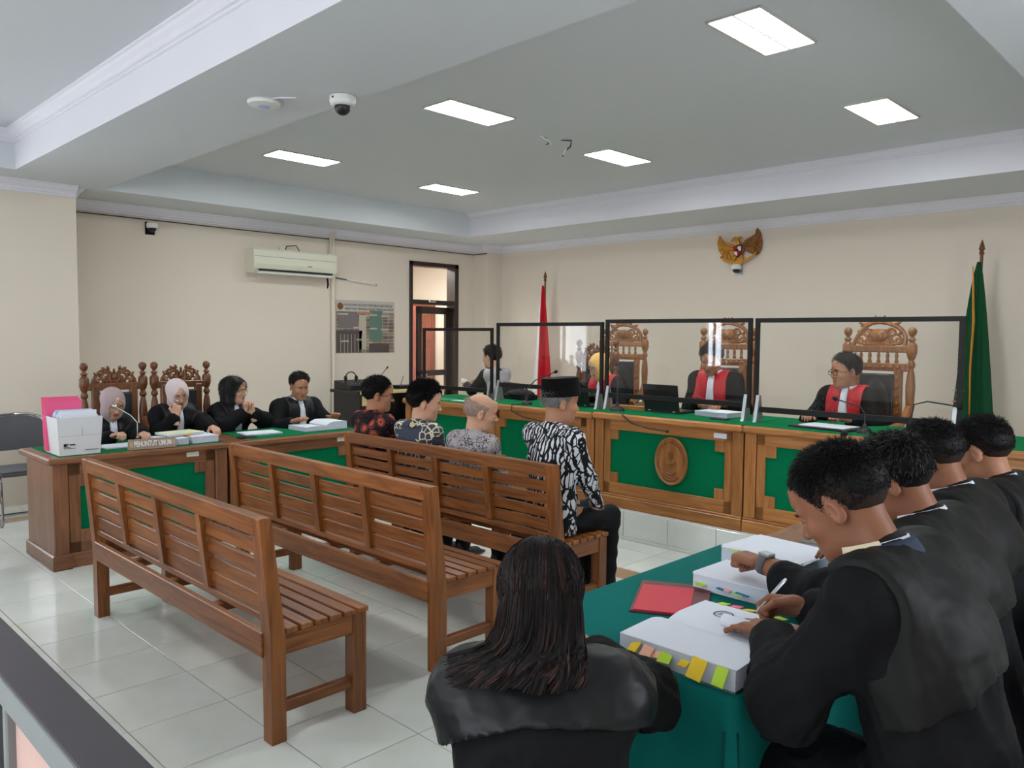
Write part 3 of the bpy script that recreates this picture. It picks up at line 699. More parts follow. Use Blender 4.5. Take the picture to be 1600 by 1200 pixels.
# ================================================================ CLEAR SCREENS ON THE DESK
def screen(x0, x1, y, z0, z1, zdesk, label, skew=0.0):
    t = thing('clear_screen', label, 'screen', ((x0+x1)/2, y, zdesk), skew, 'black-framed clear screens')
    W = (x1-x0)/2; b = .031; a0, a1 = z0-zdesk, z1-zdesk
    box('frame_rail', t, MT['frame'], (-W, -.012, a1-b), (W, .012, a1), .002); box('frame_rail', t, MT['frame'], (-W, -.012, a0), (W, .012, a0+b*1.25), .002)
    for s in (-1, 1): box('frame_stile', t, MT['frame'], (s*W-(b if s > 0 else 0), -.011, a0+.002), (s*W+(b if s < 0 else 0), .011, a1-.002), .002)
    box('clear_panel', t, MT['glass'], (-W+b*.6, -.0015, a0+b*.6), (W-b*.6, .0015, a1-b*.6), 0)
    for s in (-1, 1):
        x = s*(W-.035); mb = MB(); mb.prism([(-.06, 0), (-.05, .012), (-.012, .19), (-.004, .19), (-.004, 0)], x-.012, x+.012, 'yz'); mb.prism([(.06, 0), (.05, .012), (.012, .19), (.004, .19), (.004, 0)], x-.012, x+.012, 'yz'); mb.build('bracket', MT['alu'], t)
screen(-6.52, -5.46, 5.30, 1.005, 1.637, .925, 'small black-framed clear screen, leftmost on the desk row', 0)
screen(-5.325, -4.06, 5.22, 1.085, 1.682, .955, 'black-framed clear screen in front of the red and white flag')
screen(-4.035, -2.725, 5.22, 1.06, 1.702, ZD, 'black-framed clear screen in front of the middle judge')
screen(-2.70, -1.365, 5.22, 1.035, 1.70, ZD, 'black-framed clear screen in front of the right-hand judge')

# ================================================================ LAWYERS' TABLES
ZT = .76
def cloth_table(name, x0, x1, y0, y1, label, m, hang):
    t = thing(name, label, 'table', ((x0+x1)/2, (y0+y1)/2, 0)); W, D = (x1-x0)/2, (y1-y0)/2
    box('table_top', t, MT['brny'], (-W+.01, -D+.01, ZT-.04), (W-.01, D-.01, ZT-.006), .004)
    for sx in (-1, 1):
        for sy in (-1, 1): box('leg', t, MT['brnz'], (sx*(W-.06)-.025, sy*(D-.06)-.025, 0), (sx*(W-.06)+.025, sy*(D-.06)+.025, ZT-.04))
    if m:
        mb = MB(); n = 34; per = []
        corners = [(-W, -D), (W, -D), (W, D), (-W, D)]
        rr = .03; pts = []
        for i, (cx, cy) in enumerate(corners):
            for k in range(5):
                a = math.pi + math.pi/2*i + math.pi/2*k/4; pts.append((cx-math.copysign(rr, cx)+rr*math.cos(a), cy-math.copysign(rr, cy)+rr*math.sin(a)))
            nx = corners[(i+1) % 4]
            for k in range(1, 14): pts.append((cx+(nx[0]-cx)*k/14, cy+(nx[1]-cy)*k/14))
        N_ = len(pts); rows = []
        for (z, o, wv) in ((ZT, -.012, 0), (ZT-.003, -.003, 0), (ZT-.014, .0015, 0), (ZT-.08, .004, .003), (ZT-.25, .008, .012), (ZT-hang, .012, .02)):
            row = []
            for i, (px, py) in enumerate(pts):
                l = math.hypot(px/W, py/D); w_ = math.sin(i*1.7)*wv + math.sin(i*.63+1)*wv*.6
                dx, dy = (math.copysign(1, px), 0) if abs(abs(px)-W) < abs(abs(py)-D) else (0, math.copysign(1, py))
                row.append((px+dx*(o+w_), py+dy*(o+w_), z))
            rows.append(row)
        v = [p for r in rows for p in r]; f = [(i*N_+j, i*N_+(j+1) % N_, (i+1)*N_+(j+1) % N_, (i+1)*N_+j) for i in range(len(rows)-1) for j in range(N_)] + [tuple(range(N_))]
        mb.add(v, f); mb.build('tablecloth', m, t, smooth=True)
    return t
cloth_table('lawyer_table', -1.535, -.83, 1.56, 2.76, 'table under a teal green cloth in front of the robed lawyers', MT['cloth'], .62)
cloth_table('lawyer_table', -1.5, -.83, 2.80, 4.0, 'plain brown wooden table beyond the green-clothed one', None, .3)

# ================================================================ LOW BARRIER AT THE LOWER LEFT
br = thing('gallery_barrier', 'low barrier with dark top board and grey edge at the lower left', 'barrier', (-4.2, .47, 0))
box('top_board', br, MT['greytop'], (-4.0, -.026, .74), (2.9, .075, .765), .004); box('edge_board', br, MT['grey'], (-4.0, -.032, .705), (2.9, -.012, .762), .003)
for k in range(12):
    x = -3.9+.6*k
    box('post', br, MT['grey'], (x, -.02, 0), (x+.03, .05, .74)); 
    box('panel', br, MT['pinkish'] if k % 2 == 0 else MT['blackm'], (x+.03, .0, .08), (x+.6, .02, .71), 0)  # dark openings between the pink panels are drawn as flat black panels
# ================================================================ THINGS ON THE WALLS
ac = thing('air_conditioner', 'cream split air conditioner high on the left wall', 'air conditioner', (XL+.003, 5.03, 2.28))
mb = MB(); mb.prism([(0, .02), (.03, 0), (.15, .0), (.2, .05), (.215, .1), (.205, .26), (.19, .285), (0, .285)], -.56, .56, 'xz')
me_v = [(p[0], p[1], p[2]) for p in mb.v]; body = mb.build('body', MT['cream'], ac)
box('louvre', ac, MT['white'], (.12, -.5, -.012), (.2, .5, .012), .006); box('air_slot', ac, MT['blackm'], (.196, -.5, .022), (.203, .5, .04), .002)
box('panel_seam', ac, MT['grey'], (.2095, -.55, .185), (.2125, .55, .189), 0); box('display', ac, MT['ink'], (.212, .14, .1), (.2155, .2, .108), 0)
mb = MB(); mb.tube([(.1, -.1, .28), (.1, -.08, .34), (.1, .05, .36), (.1, .1, .29)], .006, 6); mb.build('power_lead', MT['ink'], ac, smooth=True)
MB().box((.06, -.16, .28), (.1, -.1, .33), .004).build('junction_box', MT['cream'], ac)
mb = MB(); mb.tube([(.11, .48, 0), (.11, .485, -.05), (.11, .49, -.09), (.11, .48, -.14)], [.014, .012, .014, .008], 7); mb.build('dangling_lead', MT['blackm'], ac, smooth=True)
mb = MB(); mb.tube([(XL+.03, 5.645, 2.845), (XL+.03, 5.645, 2.6), (XL+.03, 5.65, .22)], .026, 10); 
pp = thing('wall_conduit', 'pale vertical pipe running down the wall right of the air conditioner', 'pipe', (0, 0, 0)); mb.build('pipe', MT['wall'], pp, smooth=True)
mb = MB(); mb.tube([(XL+.05, 5.6, 2.56), (XL+.05, 5.6, 2.8), (XL+.09, 5.6, 2.85)], .014, 8); mb.build('elbow_pipe', MT['wall'], pp, smooth=True)
rd = thing('wall_rod', 'thin blue and white rod fixed to the wall beside the air conditioner', 'rod', (XL+.03, 5.69, 2.289))
MB().tube([(0, 0, 0), (0, .16, -.0145)], .009, 8).build('blue_end', mat('blue_grey', srgb(70, 92, 112), .5), rd); MB().tube([(0, .16, -.0145), (0, .63, -.057)], .007, 8).build('rod', MT['white'], rd); MB().ell((0, .63, -.057), (.014, .014, .014)).build('rod_end', MT['alu'], rd, smooth=True)
# poster
def poster_mat():
    m, nt, b = nmat('poster_print'); N = nt.nodes; L = nt.links
    tc = N.new('ShaderNodeTexCoord'); br = N.new('ShaderNodeTexBrick'); mp = N.new('ShaderNodeMapping'); mp.inputs['Rotation'].default_value = (0, math.radians(90), math.radians(90)); L.new(tc.outputs['Object'], mp.inputs[0])
    L.new(mp.outputs[0], br.inputs['Vector']); br.inputs['Scale'].default_value = 5.5; br.inputs['Color1'].default_value = srgb(96, 84, 84); br.inputs['Color2'].default_value = srgb(150, 136, 120); br.inputs['Mortar'].default_value = srgb(176, 160, 142); br.inputs['Mortar Size'].default_value = .02; br.offset = 0.0
    n = N.new('ShaderNodeTexNoise'); n.inputs['Scale'].default_value = 4; L.new(tc.outputs['Object'], n.inputs['Vector'])
    mx = N.new('ShaderNodeMix'); mx.data_type = 'RGBA'; mx.blend_type = 'OVERLAY'; mx.inputs[0].default_value = .6; L.new(br.outputs[0], mx.inputs[6]); L.new(n.outputs['Fac'], mx.inputs[7]); L.new(mx.outputs[2], b.inputs['Base Color']); b.inputs['Roughness'].default_value = .3
    return m
po = thing('wall_poster', 'rectangular poster of a court building with two lines of print on the left wall', 'poster', (XL+.004, 6.17, 1.665))
PB = lambda n, m, y0, z0, y1, z1, d=0: box(n, po, m, (-.004+d*.001, y0, z0), (.001+d*.001, y1, z1), 0)
mpt = poster_mat()
PB('sheet', mat('poster_paper', srgb(190, 184, 178), .35), -.47, -.347, .47, .347)
PB('print_field', mpt, -.465, -.342, .465, .2, 1)
gb = mat('poster_green', srgb(96, 124, 112), .35, noise=.3, nscale=30, stretch=(1, 1, 6)); gw = mat('poster_grey', srgb(120, 112, 112), .35, noise=.25, nscale=25, stretch=(1, 4, 1)); gd = mat('poster_dark', srgb(84, 74, 74), .35, noise=.3, nscale=25, stretch=(1, 4, 1)); gl_ = mat('poster_pale', srgb(186, 176, 160), .35)
PB('print_green_tower', gb, .06, -.18, .27, .22, 2); PB('print_grey_tower', gw, -.43, -.02, -.13, .2, 2); PB('print_cream_gap', gl_, -.11, -.3, -.0, .16, 2); PB('print_lower_block', gd, -.465, -.342, -.06, -.05, 2); PB('print_lower_right', gd, .05, -.342, .38, -.22, 2)
for (y0, z0, y1) in ((-.44, .155, -.28), (-.08, .14, .05), (.06, .15, .18), (.25, .14, .38), (-.2, -.02, -.1), (.06, -.03, .18), (.24, -.04, .36), (-.4, -.2, -.27), (-.15, -.18, .02)): PB('print_band', gl_, y0, z0, y1, z0+.02, 3)
for k in range(7): PB('print_column', gl_, -.4+.055*k, -.34, -.393+.055*k, -.1, 3)
mb = MB(); mb.prism([(.045*math.cos(2*math.pi*i/20)-.4, .045*math.sin(2*math.pi*i/20)+.265) for i in range(20)], .0015, .003, 'yz'); mb.build('round_seal', MT['goldd'], po)
RP = (math.radians(90), 0, math.radians(90))
textmesh('print_line', 'MAHKAMAH AGUNG REPUBLIK INDONESIA', .05, mat('poster_ink', srgb(70, 66, 74), .5), po, (.002, .04, .285), RP, .0005, fit=.78)
textmesh('print_line', 'DIREKTORAT JENDERAL BADAN PERADILAN UMUM', .042, MT['ink'], po, (.002, .06, .235), RP, .0005, fit=.78)
PB('print_orange_line', mat('poster_orange', srgb(196, 120, 78), .5), -.14, .175, .1, .195, 3)
# golden eagle emblem on the back wall
em = thing('eagle_emblem', 'golden eagle emblem with shield and ribbon high on the back wall', 'emblem', (-4.585, YB-.004, 2.56))
def feather_wing(s):
    mb = MB(); tip = (s*.26, .235) if s > 0 else (s*.27, .21)
    if s > 0: pts = [(.03, .07), (.07, .13), (.15, .165), (.2, .2), (.215, .255), (.255, .19), (.275, .1), (.27, .02), (.24, -.04), (.2, -.055), (.14, -.03), (.08, .0)]
    else: pts = [(-.04, .06), (-.1, .1), (-.17, .125), (-.24, .15), (-.265, .205), (-.29, .12), (-.27, .03), (-.22, -.04), (-.15, -.085), (-.09, -.09), (-.05, -.04)]
    mb.prism(pts, -.03, -.008, 'xz')
    c = (sum(p[0] for p in pts)/len(pts), sum(p[1] for p in pts)/len(pts))
    for k in range(7):
        a = pts[3+k]; mb.tube([(c[0]*.4, -.034, c[1]*.6+.01), (c[0]*.8+a[0]*.2, -.038, c[1]*.8+a[1]*.2), (a[0]*.95+c[0]*.05, -.032, a[1]*.95+c[1]*.05)], [.012, .014, .007], 6)
    return mb
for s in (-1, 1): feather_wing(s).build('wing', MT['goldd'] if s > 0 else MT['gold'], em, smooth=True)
mb = MB(); mb.ell((0, -.035, .02), (.065, .03, .09)); mb.build('body', MT['goldd'], em, smooth=True)
mb = MB(); mb.tube([(.0, -.05, .08), (-.015, -.06, .125), (-.045, -.06, .145), (-.075, -.06, .135)], [.035, .032, .03, .012], 8); mb.tube([(-.07, -.06, .137), (-.1, -.06, .115)], [.012, .003], 6)
mb.tube([(0, -.055, .15), (.03, -.05, .16), (.05, -.05, .145)], [.02, .012, .004], 6); mb.build('head', MT['gold'], em, smooth=True)
sh = [(-.05, .06), (.05, .06), (.052, .0), (.03, -.045), (0, -.065), (-.03, -.045), (-.052, .0)]
sp_ = MB().prism([(x*1.0, z-.0) for x, z in sh], -.075, -.06).build('shield', MT['ink'], em)
def quad(a, b, c, d, m, nm): MB().prism([a, b, c, d], -.079, -.073).build(nm, m, sp_)
quad((-.045, .055), (-.002, .055), (-.002, .005), (-.047, .005), MT['flagred'], 'shield_field'); quad((.002, .055), (.045, .055), (.047, .005), (.002, .005), MT['flagwhite'], 'shield_field'); quad((-.045, -.002), (-.002, -.002), (-.002, -.055), (-.03, -.035), MT['flagwhite'], 'shield_field'); quad((.002, -.002), (.045, -.002), (.03, -.035), (.002, -.055), MT['flagred'], 'shield_field')
MB().ell((.0, -.08, .012), (.016, .006, .016)).build('shield_star', MT['ink'], sp_, smooth=True)
mb = MB()
for s in (-1, 1): mb.tube([(s*.035, -.05, -.05), (s*.06, -.055, -.1), (s*.07, -.06, -.125)], [.022, .016, .02], 7)
mb.prism([(-.035, -.05), (.035, -.05), (.055, -.13), (.0, -.15), (-.055, -.13)], -.045, -.012); mb.build('legs_and_tail', MT['gold'], em, smooth=True)
mb = MB(); R_ = [(-.205, -.06), (-.18, -.085), (-.12, -.105), (-.05, -.13), (.0, -.135), (.06, -.125), (.13, -.095), (.18, -.075), (.215, -.04)]
v = []; 
for x, z in R_: v += [(x, -.07, z-.018), (x, -.07, z+.018), (x, -.055, z+.018), (x, -.055, z-.018)]
f = [(i*4+k, i*4+(k+1) % 4, (i+1)*4+(k+1) % 4, (i+1)*4+k) for i in range(len(R_)-1) for k in range(4)] + [(0, 1, 2, 3), (len(v)-4, len(v)-3, len(v)-2, len(v)-1)]
mb.add(v, f); mb.tube([(-.205, -.06, -.06), (-.225, -.06, -.045)], [.02, .006], 6); mb.tube([(.2, -.06, -.05), (.225, -.06, -.02)], [.018, .006], 6); mb.build('ribbon', MT['gold'], em)
# ---- flags on poles
def flag(label, x, y, ztop, zbot, parts, wtop, wbot, lean=0.0):
    t = thing('flag_on_pole', label, 'flag', (x, y, .22), 0, None)
    h = ztop-.22
    MB().tube([(0, 0, .02), (0, 0, h-.13)], .013, 10).build('pole', MT['carve2'], t, smooth=True)
    MB().lathe([(.012, h-.14), (.02, h-.13), (.022, h-.115), (.012, h-.105), (.026, h-.085), (.018, h-.05), (.002, h)], n=10).build('finial', MT['carve2'], t, smooth=True)
    MB().lathe([(.16, 0), (.16, .02), (.05, .045), (.02, .07), (.02, .2)], n=16).build('base', MT['carve2'], t, smooth=True)
    for (nm, m, a0, a1, d0, d1) in parts:
        mb = MB(); P = []
        for i in range(15):
            u = i/14; z = (h-.2)*(1-u)+ (zbot-.22)*u; w = wtop+(wbot-wtop)*u**.75
            row = []
            for j in range(25):
                a = a0+(a1-a0)*j/24; fold = .028*math.sin(a*11+1.3*u)*u**.5+.012*math.sin(a*23)*u
                row.append((-.012+(a-.5)*w-lean*u, -.03-d0+fold*(1)-.02*math.sin(math.pi*a), z+ (0.0 if i < 14 else .03*math.sin(a*9))))
            P.append(row)
        mb.grid(P); o = mb.build(nm, m, t, smooth=True)
        sm = o.modifiers.new('thick', 'SOLIDIFY'); sm.thickness = .004
    return t
fl = flag('red and white flag on a pole in the far left corner', -7.37, 8.15, 2.46, .62, [('red_half', MT['flagred'], .35, 1.0, 0, 0), ('white_half', MT['flagwhite'], 0.0, .38, .0, 0)], .03, .44)
gf = flag('dark green flag with yellow fringe on a pole at the right', -2.0, 8.05, 2.46, .55, [('green_cloth', MT['flaggreen'], 0.0, 1.0, 0, 0)], .03, .4)
mb = MB(); mb.tube([(-.05, -.06, 2.0), (-.035, -.08, 1.8), (-.02, -.085, 1.5), (-.03, -.09, 1.1), (-.02, -.09, .6)], [.006, .01, .012, .01, .006], 6); mb.build('yellow_fringe', MT['gold'], gf, smooth=True)
mb = MB()
for (x, z, a, b) in ((-.11, 1.25, .035, .008), (-.11, 1.21, .035, .006), (-.11, 1.08, .03, .05), (-.12, .88, .05, .007), (-.13, .78, .05, .007), (-.12, .83, .02, .03)): mb.ell((x, -.075, z), (a, .006, b), n=10, m=6)
mb.build('yellow_crest', MT['gold'], gf, smooth=True)

# ================================================================ MICROPHONES
def gooseneck(label, loc, pts, basesize=(.05, .035), metal=None, headr=.014, rotz=0, headlen=.03):
    t = thing('gooseneck_microphone', label, 'microphone', loc, rotz, 'gooseneck microphones')
    mm = metal or MT['black']
    mb = MB(); mb.lathe([(basesize[0], 0), (basesize[0], .012), (basesize[0]*.8, .028), (.016, .036), (.012, .06)], n=16); mb.build('base', MT['black'], t, smooth=True)
    MB().tube([(0, 0, .04)]+pts, .0045, 7).build('gooseneck', mm, t, smooth=True)
    a = Vector(pts[-2]); b_ = Vector(pts[-1]); d = (b_-a).normalized()
    MB().tube([b_-d*.004, b_+d*.004, b_+d*headlen*.6, b_+d*headlen], [.007, headr, headr, headr*.55], 10).build('head', mm if metal else MT['blackm'], t, smooth=True)
    return t
gooseneck('black gooseneck microphone on the desk beside the black capped man', (-4.78, 5.06, .955), [(0, 0, .14), (.06, .05, .22), (.2, .14, .29)])
gooseneck('black gooseneck microphone on the wooden block before the empty chair', (-3.84, 5.13, ZD), [(0, 0, .12), (-.04, .05, .25), (-.12, .14, .36)], (.06, .035))
gooseneck('black gooseneck microphone with foam head before the right-hand judge', (-1.88, 5.1, ZD), [(0, .0, .12), (-.05, .05, .16), (-.2, .05, .2)])
gooseneck('gooseneck microphone reaching up in front of the robed lawyers', (-1.42, 3.86, ZT), [(0, 0, .12), (-.1, .12, .2), (-.2, .26, .3)], headr=.018)
gooseneck('black gooseneck microphone bowing to the right of the last clear screen', (-1.6, 5.06, ZD), [(0, 0, .1), (.0, .06, .2), (.06, .1, .22), (.22, .12, .2)], (.04, .03), headr=.02)
gooseneck('silver gooseneck microphone beside the prosecutor name plate', (-5.86, 2.14, ZP), [(.0, 0, .1), (.0, .0, .17), (-.04, -.03, .22), (-.13, -.1, .28)], (.03, .02), MT['chrome'], .013)
mb = MB(); mb.tube([(-3.78, 5.12, ZD+.006), (-3.7, 5.0, ZD+.006), (-3.64, 4.935, ZD-.01), (-3.55, 4.93, .9), (-3.4, 4.932, .875), (-3.24, 4.93, .868)], .005, 6); mb.ell((-3.23, 4.93, .868), (.015, .01, .012))
tag(mb.build('microphone_cable', MT['black']), 'black cable hanging over the desk edge above the medallion', 'cable')
mb = MB(); mb.tube([(-4.8, 5.0, .96), (-4.85, 4.945, .955), (-4.84, 4.93, .9), (-4.7, 4.93, .86), (-4.5, 4.932, .84), (-4.36, 4.935, .84)], .0045, 6)
tag(mb.build('microphone_cable', MT['black']), 'thin black cable looping over the desk edge left of the black cap', 'cable')
# ================================================================ PAPERS, BOOKS, DEVICES
def stack(name, label, cat, loc, rotz, w, d, h, cover=None, group=None, loose=2):
    t = thing(name, label, cat, loc, rotz, group)
    box('page_block', t, MT['pagee'], (-w/2, -d/2, 0), (w/2, d/2, h-.0015), .002); 
    box('top_sheet', t, cover or MT['paper'], (-w/2-.001, -d/2-.001, h-.002), (w/2+.001, d/2+.001, h), .0004)
    for k in range(loose):
        s = box('loose_sheet', t, MT['paper'], (-w/2, -d/2, h), (w/2, d/2, h+.0012), 0); s.location.z += k*.0015; s.rotation_euler.z = random.uniform(-.06, .06)
    return t
def open_book(name, label, loc, rotz, w, d, hl, hr, edge_up=0.0):
    """open book: pages on either side of a spine along local y"""
    t = thing(name, label, 'book', loc, rotz)
    for s, h in ((-1, hl), (1, hr)):
        mb = MB(); prof = []; n = 12
        for i in range(n+1):
            u = i/n; prof.append((s*w*u, .006+h*(.55+.45*min(1, u*3.2)**.6 - (.08*u*u)) + edge_up*max(0, u-.6)**2))
        poly = [(s*0.0, 0)] + prof + [(s*w*1.01, 0)]
        mb.prism(poly, -d/2, d/2, 'xz'); mb.build('page_block', MT['pagee'], t)
        mb = MB(); mb.grid([[(p[0], -d/2-.001, p[1]+.0012), (p[0], d/2+.001, p[1]+.0012)] for p in prof]); mb.grid([[(p[0], -d/2-.001, p[1]+.0002), (p[0], d/2+.001, p[1]+.0002)] for p in prof])
        mb.build('open_page', MT['paper'], t, smooth=True)
    box('cover', t, MT['black'], (-w*1.01, -d/2-.004, -.0), (w*1.01, d/2+.004, .004), .001)
    return t
# prosecutors' side
def carton():
    t = thing('document_box', 'white cardboard box full of folders on the left end of the desk', 'box', (-5.86, 1.715, ZP), math.radians(0))
    a, b_, h = .15, .125, .25; a2, b2 = .165, .14; cm = mat('white_carton', srgb(214, 214, 216), .7, noise=.03, nscale=12)
    v = [(-a, -b_, 0), (a, -b_, 0), (a, b_, 0), (-a, b_, 0), (-a2, -b2, h), (a2, -b2, h), (a2, b2, h), (-a2, b2, h), (-a2+.006, -b2+.006, h), (a2-.006, -b2+.006, h), (a2-.006, b2-.006, h), (-a2+.006, b2-.006, h), (-a+.006, -b_+.006, .006), (a-.006, -b_+.006, .006), (a-.006, b_-.006, .006), (-a+.006, b_-.006, .006)]
    f = [(0, 1, 2, 3)] + [(i, (i+1) % 4, 4+(i+1) % 4, 4+i) for i in range(4)] + [(4+i, 4+(i+1) % 4, 8+(i+1) % 4, 8+i) for i in range(4)] + [(8+i, 8+(i+1) % 4, 12+(i+1) % 4, 12+i) for i in range(4)] + [(12, 13, 14, 15)]
    MB().add(v, f).build('carton', cm, t)
    R90 = Matrix.Rotation(math.radians(90), 3, 'Z')
    box('lid_seam', t, MT['grey'], (.156, -.125, .128), (.1585, .125, .1295), 0); box('lid_seam', t, MT['grey'], (.157, .012, .13), (.1615, .0135, .19), 0)
    mb = MB(); 
    for y0, y1, z0, z1 in ((-.1, -.085, .06, .078), (-.082, -.078, .06, .078), (-.078, -.07, .074, .078), (-.066, -.03, .066, .074), (-.1, -.06, .052, .055), (-.1, -.03, .045, .047), (.03, .11, .028, .031)): mb.box((.1525 + .0012, y0, z0), (.1565, y1, z1))
    mb.build('printed_mark', MT['ink'], t)
    return t
carton()
pk = thing('pink_folder', 'bright pink folders sticking up out of the document box', 'folder', (-5.96, 1.68, ZP+.012)); 
for k in range(3):
    o = box('folder_sheet', pk, MT['pink'], (-.004, -.11, 0), (.004, .12, .36-.012*k), .001); o.location.x += -.03+.03*k; o.rotation_euler = (0, -.12+.03*k, 0)
st_ = thing('document_bundle', 'white and blue document bundle standing in the front of the box', 'documents', (-5.83, 1.72, ZP+.012))
for k in range(9):
    o = box('sheet_bundle', st_, MT['paper'] if k % 3 else mat('pale_blue_sheet', srgb(176, 196, 226), .7), (-.008, -.11, 0), (.008, .115, .25+.01*(k % 4)), .001); o.location.x += -.08+.021*k; o.rotation_euler = (0, -.05+.01*k, .02*((k*7) % 3-1))
npl = thing('name_plate', 'wooden name plate lettered PENUNTUT UMUM on the desk edge', 'name plate', (-5.70, 2.18, ZP), math.radians(-4))
mb = MB(); mb.prism([(-.03, 0), (.02, 0), (.006, .075), (-.006, .075)], -.155, .155, 'xz') if False else None
mb = MB(); mb.prism([(.025, 0), (-.025, 0), (-.008, .07), (.002, .07)], -.158, .158, 'xz'); npb = mb.build('plate', mat('plate_wood', srgb(150, 128, 106), .5, noise=.1, nscale=30), npl)
textmesh('lettering', 'PENUNTUT UMUM', .055, MT['white'], npl, (.0165, 0, .035), (math.radians(72), 0, math.radians(90)), .0015, fit=.25, bold=.0012)
for s in (-1, 1): 
    o = box('plate_ornament', npl, mat('plate_ornament', srgb(178, 150, 128), .5), (-.0025, -.011, -.02), (.0025, .011, .02), .001); o.location = (.015, s*.142, .034); o.rotation_euler = (0, math.radians(-18), 0)
stack('document_stack', 'thick blue-white document stack right of the name plate, left of two', 'documents', (-5.86, 2.36, ZP), math.radians(-4), .26, .2, .045, group='document stacks on the prosecutors desk')
stack('document_stack', 'thick blue-white document stack next to the desk joint, right of two', 'documents', (-5.86, 2.575, ZP), math.radians(3), .26, .2, .048, group='document stacks on the prosecutors desk')
yb_ = stack('booklet', 'pale yellow booklet lying open on the two document stacks', 'booklet', (-5.93, 2.47, ZP+.0535), math.radians(8), .2, .28, .018, mat('pale_yellow_page', srgb(226, 230, 190), .7), loose=0)
box('sticky_tab', yb_, MT['yellow'], (.09, -.03, .004), (.125, .03, .009), .001)
stack('paper_sheet', 'flat white papers lying before the woman in the mauve headscarf', 'paper', (-5.93, 2.02, ZP), math.radians(5), .2, .24, .008)
stack('paper_sheet', 'thin pile of papers before the woman with the black bob', 'paper', (-5.95, 3.13, ZP), math.radians(-6), .21, .3, .012)
ph = box('mobile_phone', None, MT['black'], (-5.84, 2.87, ZP), (-5.76, 3.01, ZP+.009), .003); tag(ph, 'black mobile phone lying at the left end of the second desk', 'phone')
ob = open_book('law_book', 'thick open book in front of the robed man at the desk end', (-5.93, 3.66, ZP), math.radians(90), .2, .28, .035, .065)
# judges' side
def laptop(label, loc, rotz):
    t = thing('laptop', label, 'laptop', loc, rotz, 'black laptops')   # screen back faces -y
    box('keyboard_base', t, MT['black'], (-.17, 0, 0), (.17, .23, .018), .004)
    l = box('lid', t, MT['black'], (-.17, -.004, 0), (.17, .004, .215), .003); l.location = (0, -.016, .118); l.rotation_euler = (math.radians(10), 0, 0)
    for s in (-1, 1): box('hinge_cap', t, MT['alu'], (s*.12-.012, -.008, .012), (s*.12+.012, -.003, .018), .001)
laptop('black laptop open on the desk before the middle judge', (-3.50, 5.26, ZD), math.radians(-4))
laptop('black laptop open on the desk before the judge in the yellow headscarf', (-4.40, 5.28, .955), math.radians(-6))
stack('document_stack', 'white document stack on the desk before the middle judge', 'documents', (-3.06, 5.38, ZD), math.radians(-8), .3, .22, .035)
ph = box('mobile_phone', None, MT['black'], (-2.99, 5.11, ZD), (-2.86, 5.18, ZD+.01), .003); tag(ph, 'black phone beside the white stack before the middle judge', 'phone')
gv = thing('wooden_block', 'two-winged wooden block on the desk under the microphone', 'wooden block', (-3.86, 5.33, ZD))
mb = MB(); mb.prism([(-.16, -.05), (-.02, -.06), (.02, -.06), (.17, -.04), (.15, .03), (.03, .05), (-.03, .05), (-.15, .04)], 0, .028, 'xy'); mb.build('block', MT['oakx'], gv)
tb = thing('document_case', 'black folder with white paper open before the right-hand judge', 'folder', (-2.16, 5.20, ZD), math.radians(-6))
box('case', tb, MT['black'], (-.21, -.13, 0), (.21, .13, .014), .004); box('sheet', tb, MT['paper'], (-.15, -.1, .014), (.17, .1, .02), .001)
ph = box('mobile_phone', None, MT['black'], (-1.83, 5.22, ZD), (-1.70, 5.30, ZD+.01), .003); tag(ph, 'black phone by the right-hand judge under the screen edge', 'phone')
stack('paper_sheet', 'white sheet near the right end of the judges desk', 'paper', (-1.62, 5.12, ZD), math.radians(30), .2, .15, .003, loose=0)
stack('paper_sheet', 'pale blue card lying on the left end of the judges desk', 'paper', (-5.72, 5.12, .925), math.radians(6), .17, .1, .004, mat('pale_blue_card', srgb(190, 226, 228), .6), loose=0)
stack('paper_sheet', 'green folder lying on the left end of the judges desk', 'paper', (-5.98, 5.14, .925), math.radians(-4), .22, .14, .006, mat('green_folder', srgb(30, 132, 96), .6), loose=0)
bag = thing('black_bag', 'low black bag on the desk behind the second clear screen', 'bag', (-5.22, 5.44, .955))
mb = MB(); mb.ell((0, 0, .05), (.17, .1, .05), n=16, m=8); mb.box((-.16, -.08, .0), (.16, .08, .05), .02); mb.build('body', MT['blackm'], bag, smooth=True); mb = MB(); mb.tube([(-.1, 0, .08), (-.05, 0, .13), (.05, 0, .13), (.1, 0, .08)], .008, 8); mb.build('handle', MT['black'], bag, smooth=True)
def office_chair(label, loc, rotz):
    t = thing('office_chair', label, 'chair', loc, rotz, 'black office chairs on the dais')
    box('seat', t, MT['leather'], (-.23, -.22, .42), (.23, .22, .5), .03); mb = MB(); mb.box((-.22, .2, .52), (.22, .26, .86), .03); mb.build('backrest', MT['leather'], t)
    MB().tube([(0, 0, .05), (0, 0, .42)], .025, 10).build('column', MT['black'], t, smooth=True)
    for k in range(5):
        a = 2*math.pi*k/5; MB().tube([(0, 0, .07), (.26*math.cos(a), .26*math.sin(a), .04)], [.022, .014], 8).build('foot', MT['black'], t, smooth=True); MB().ell((.26*math.cos(a), .26*math.sin(a), .022), (.022, .022, .022)).build('caster', MT['black'], t, smooth=True)
office_chair('black office chair behind the second desk unit, left of the yellow headscarf judge', (-5.60, 6.02, .22), math.radians(160))
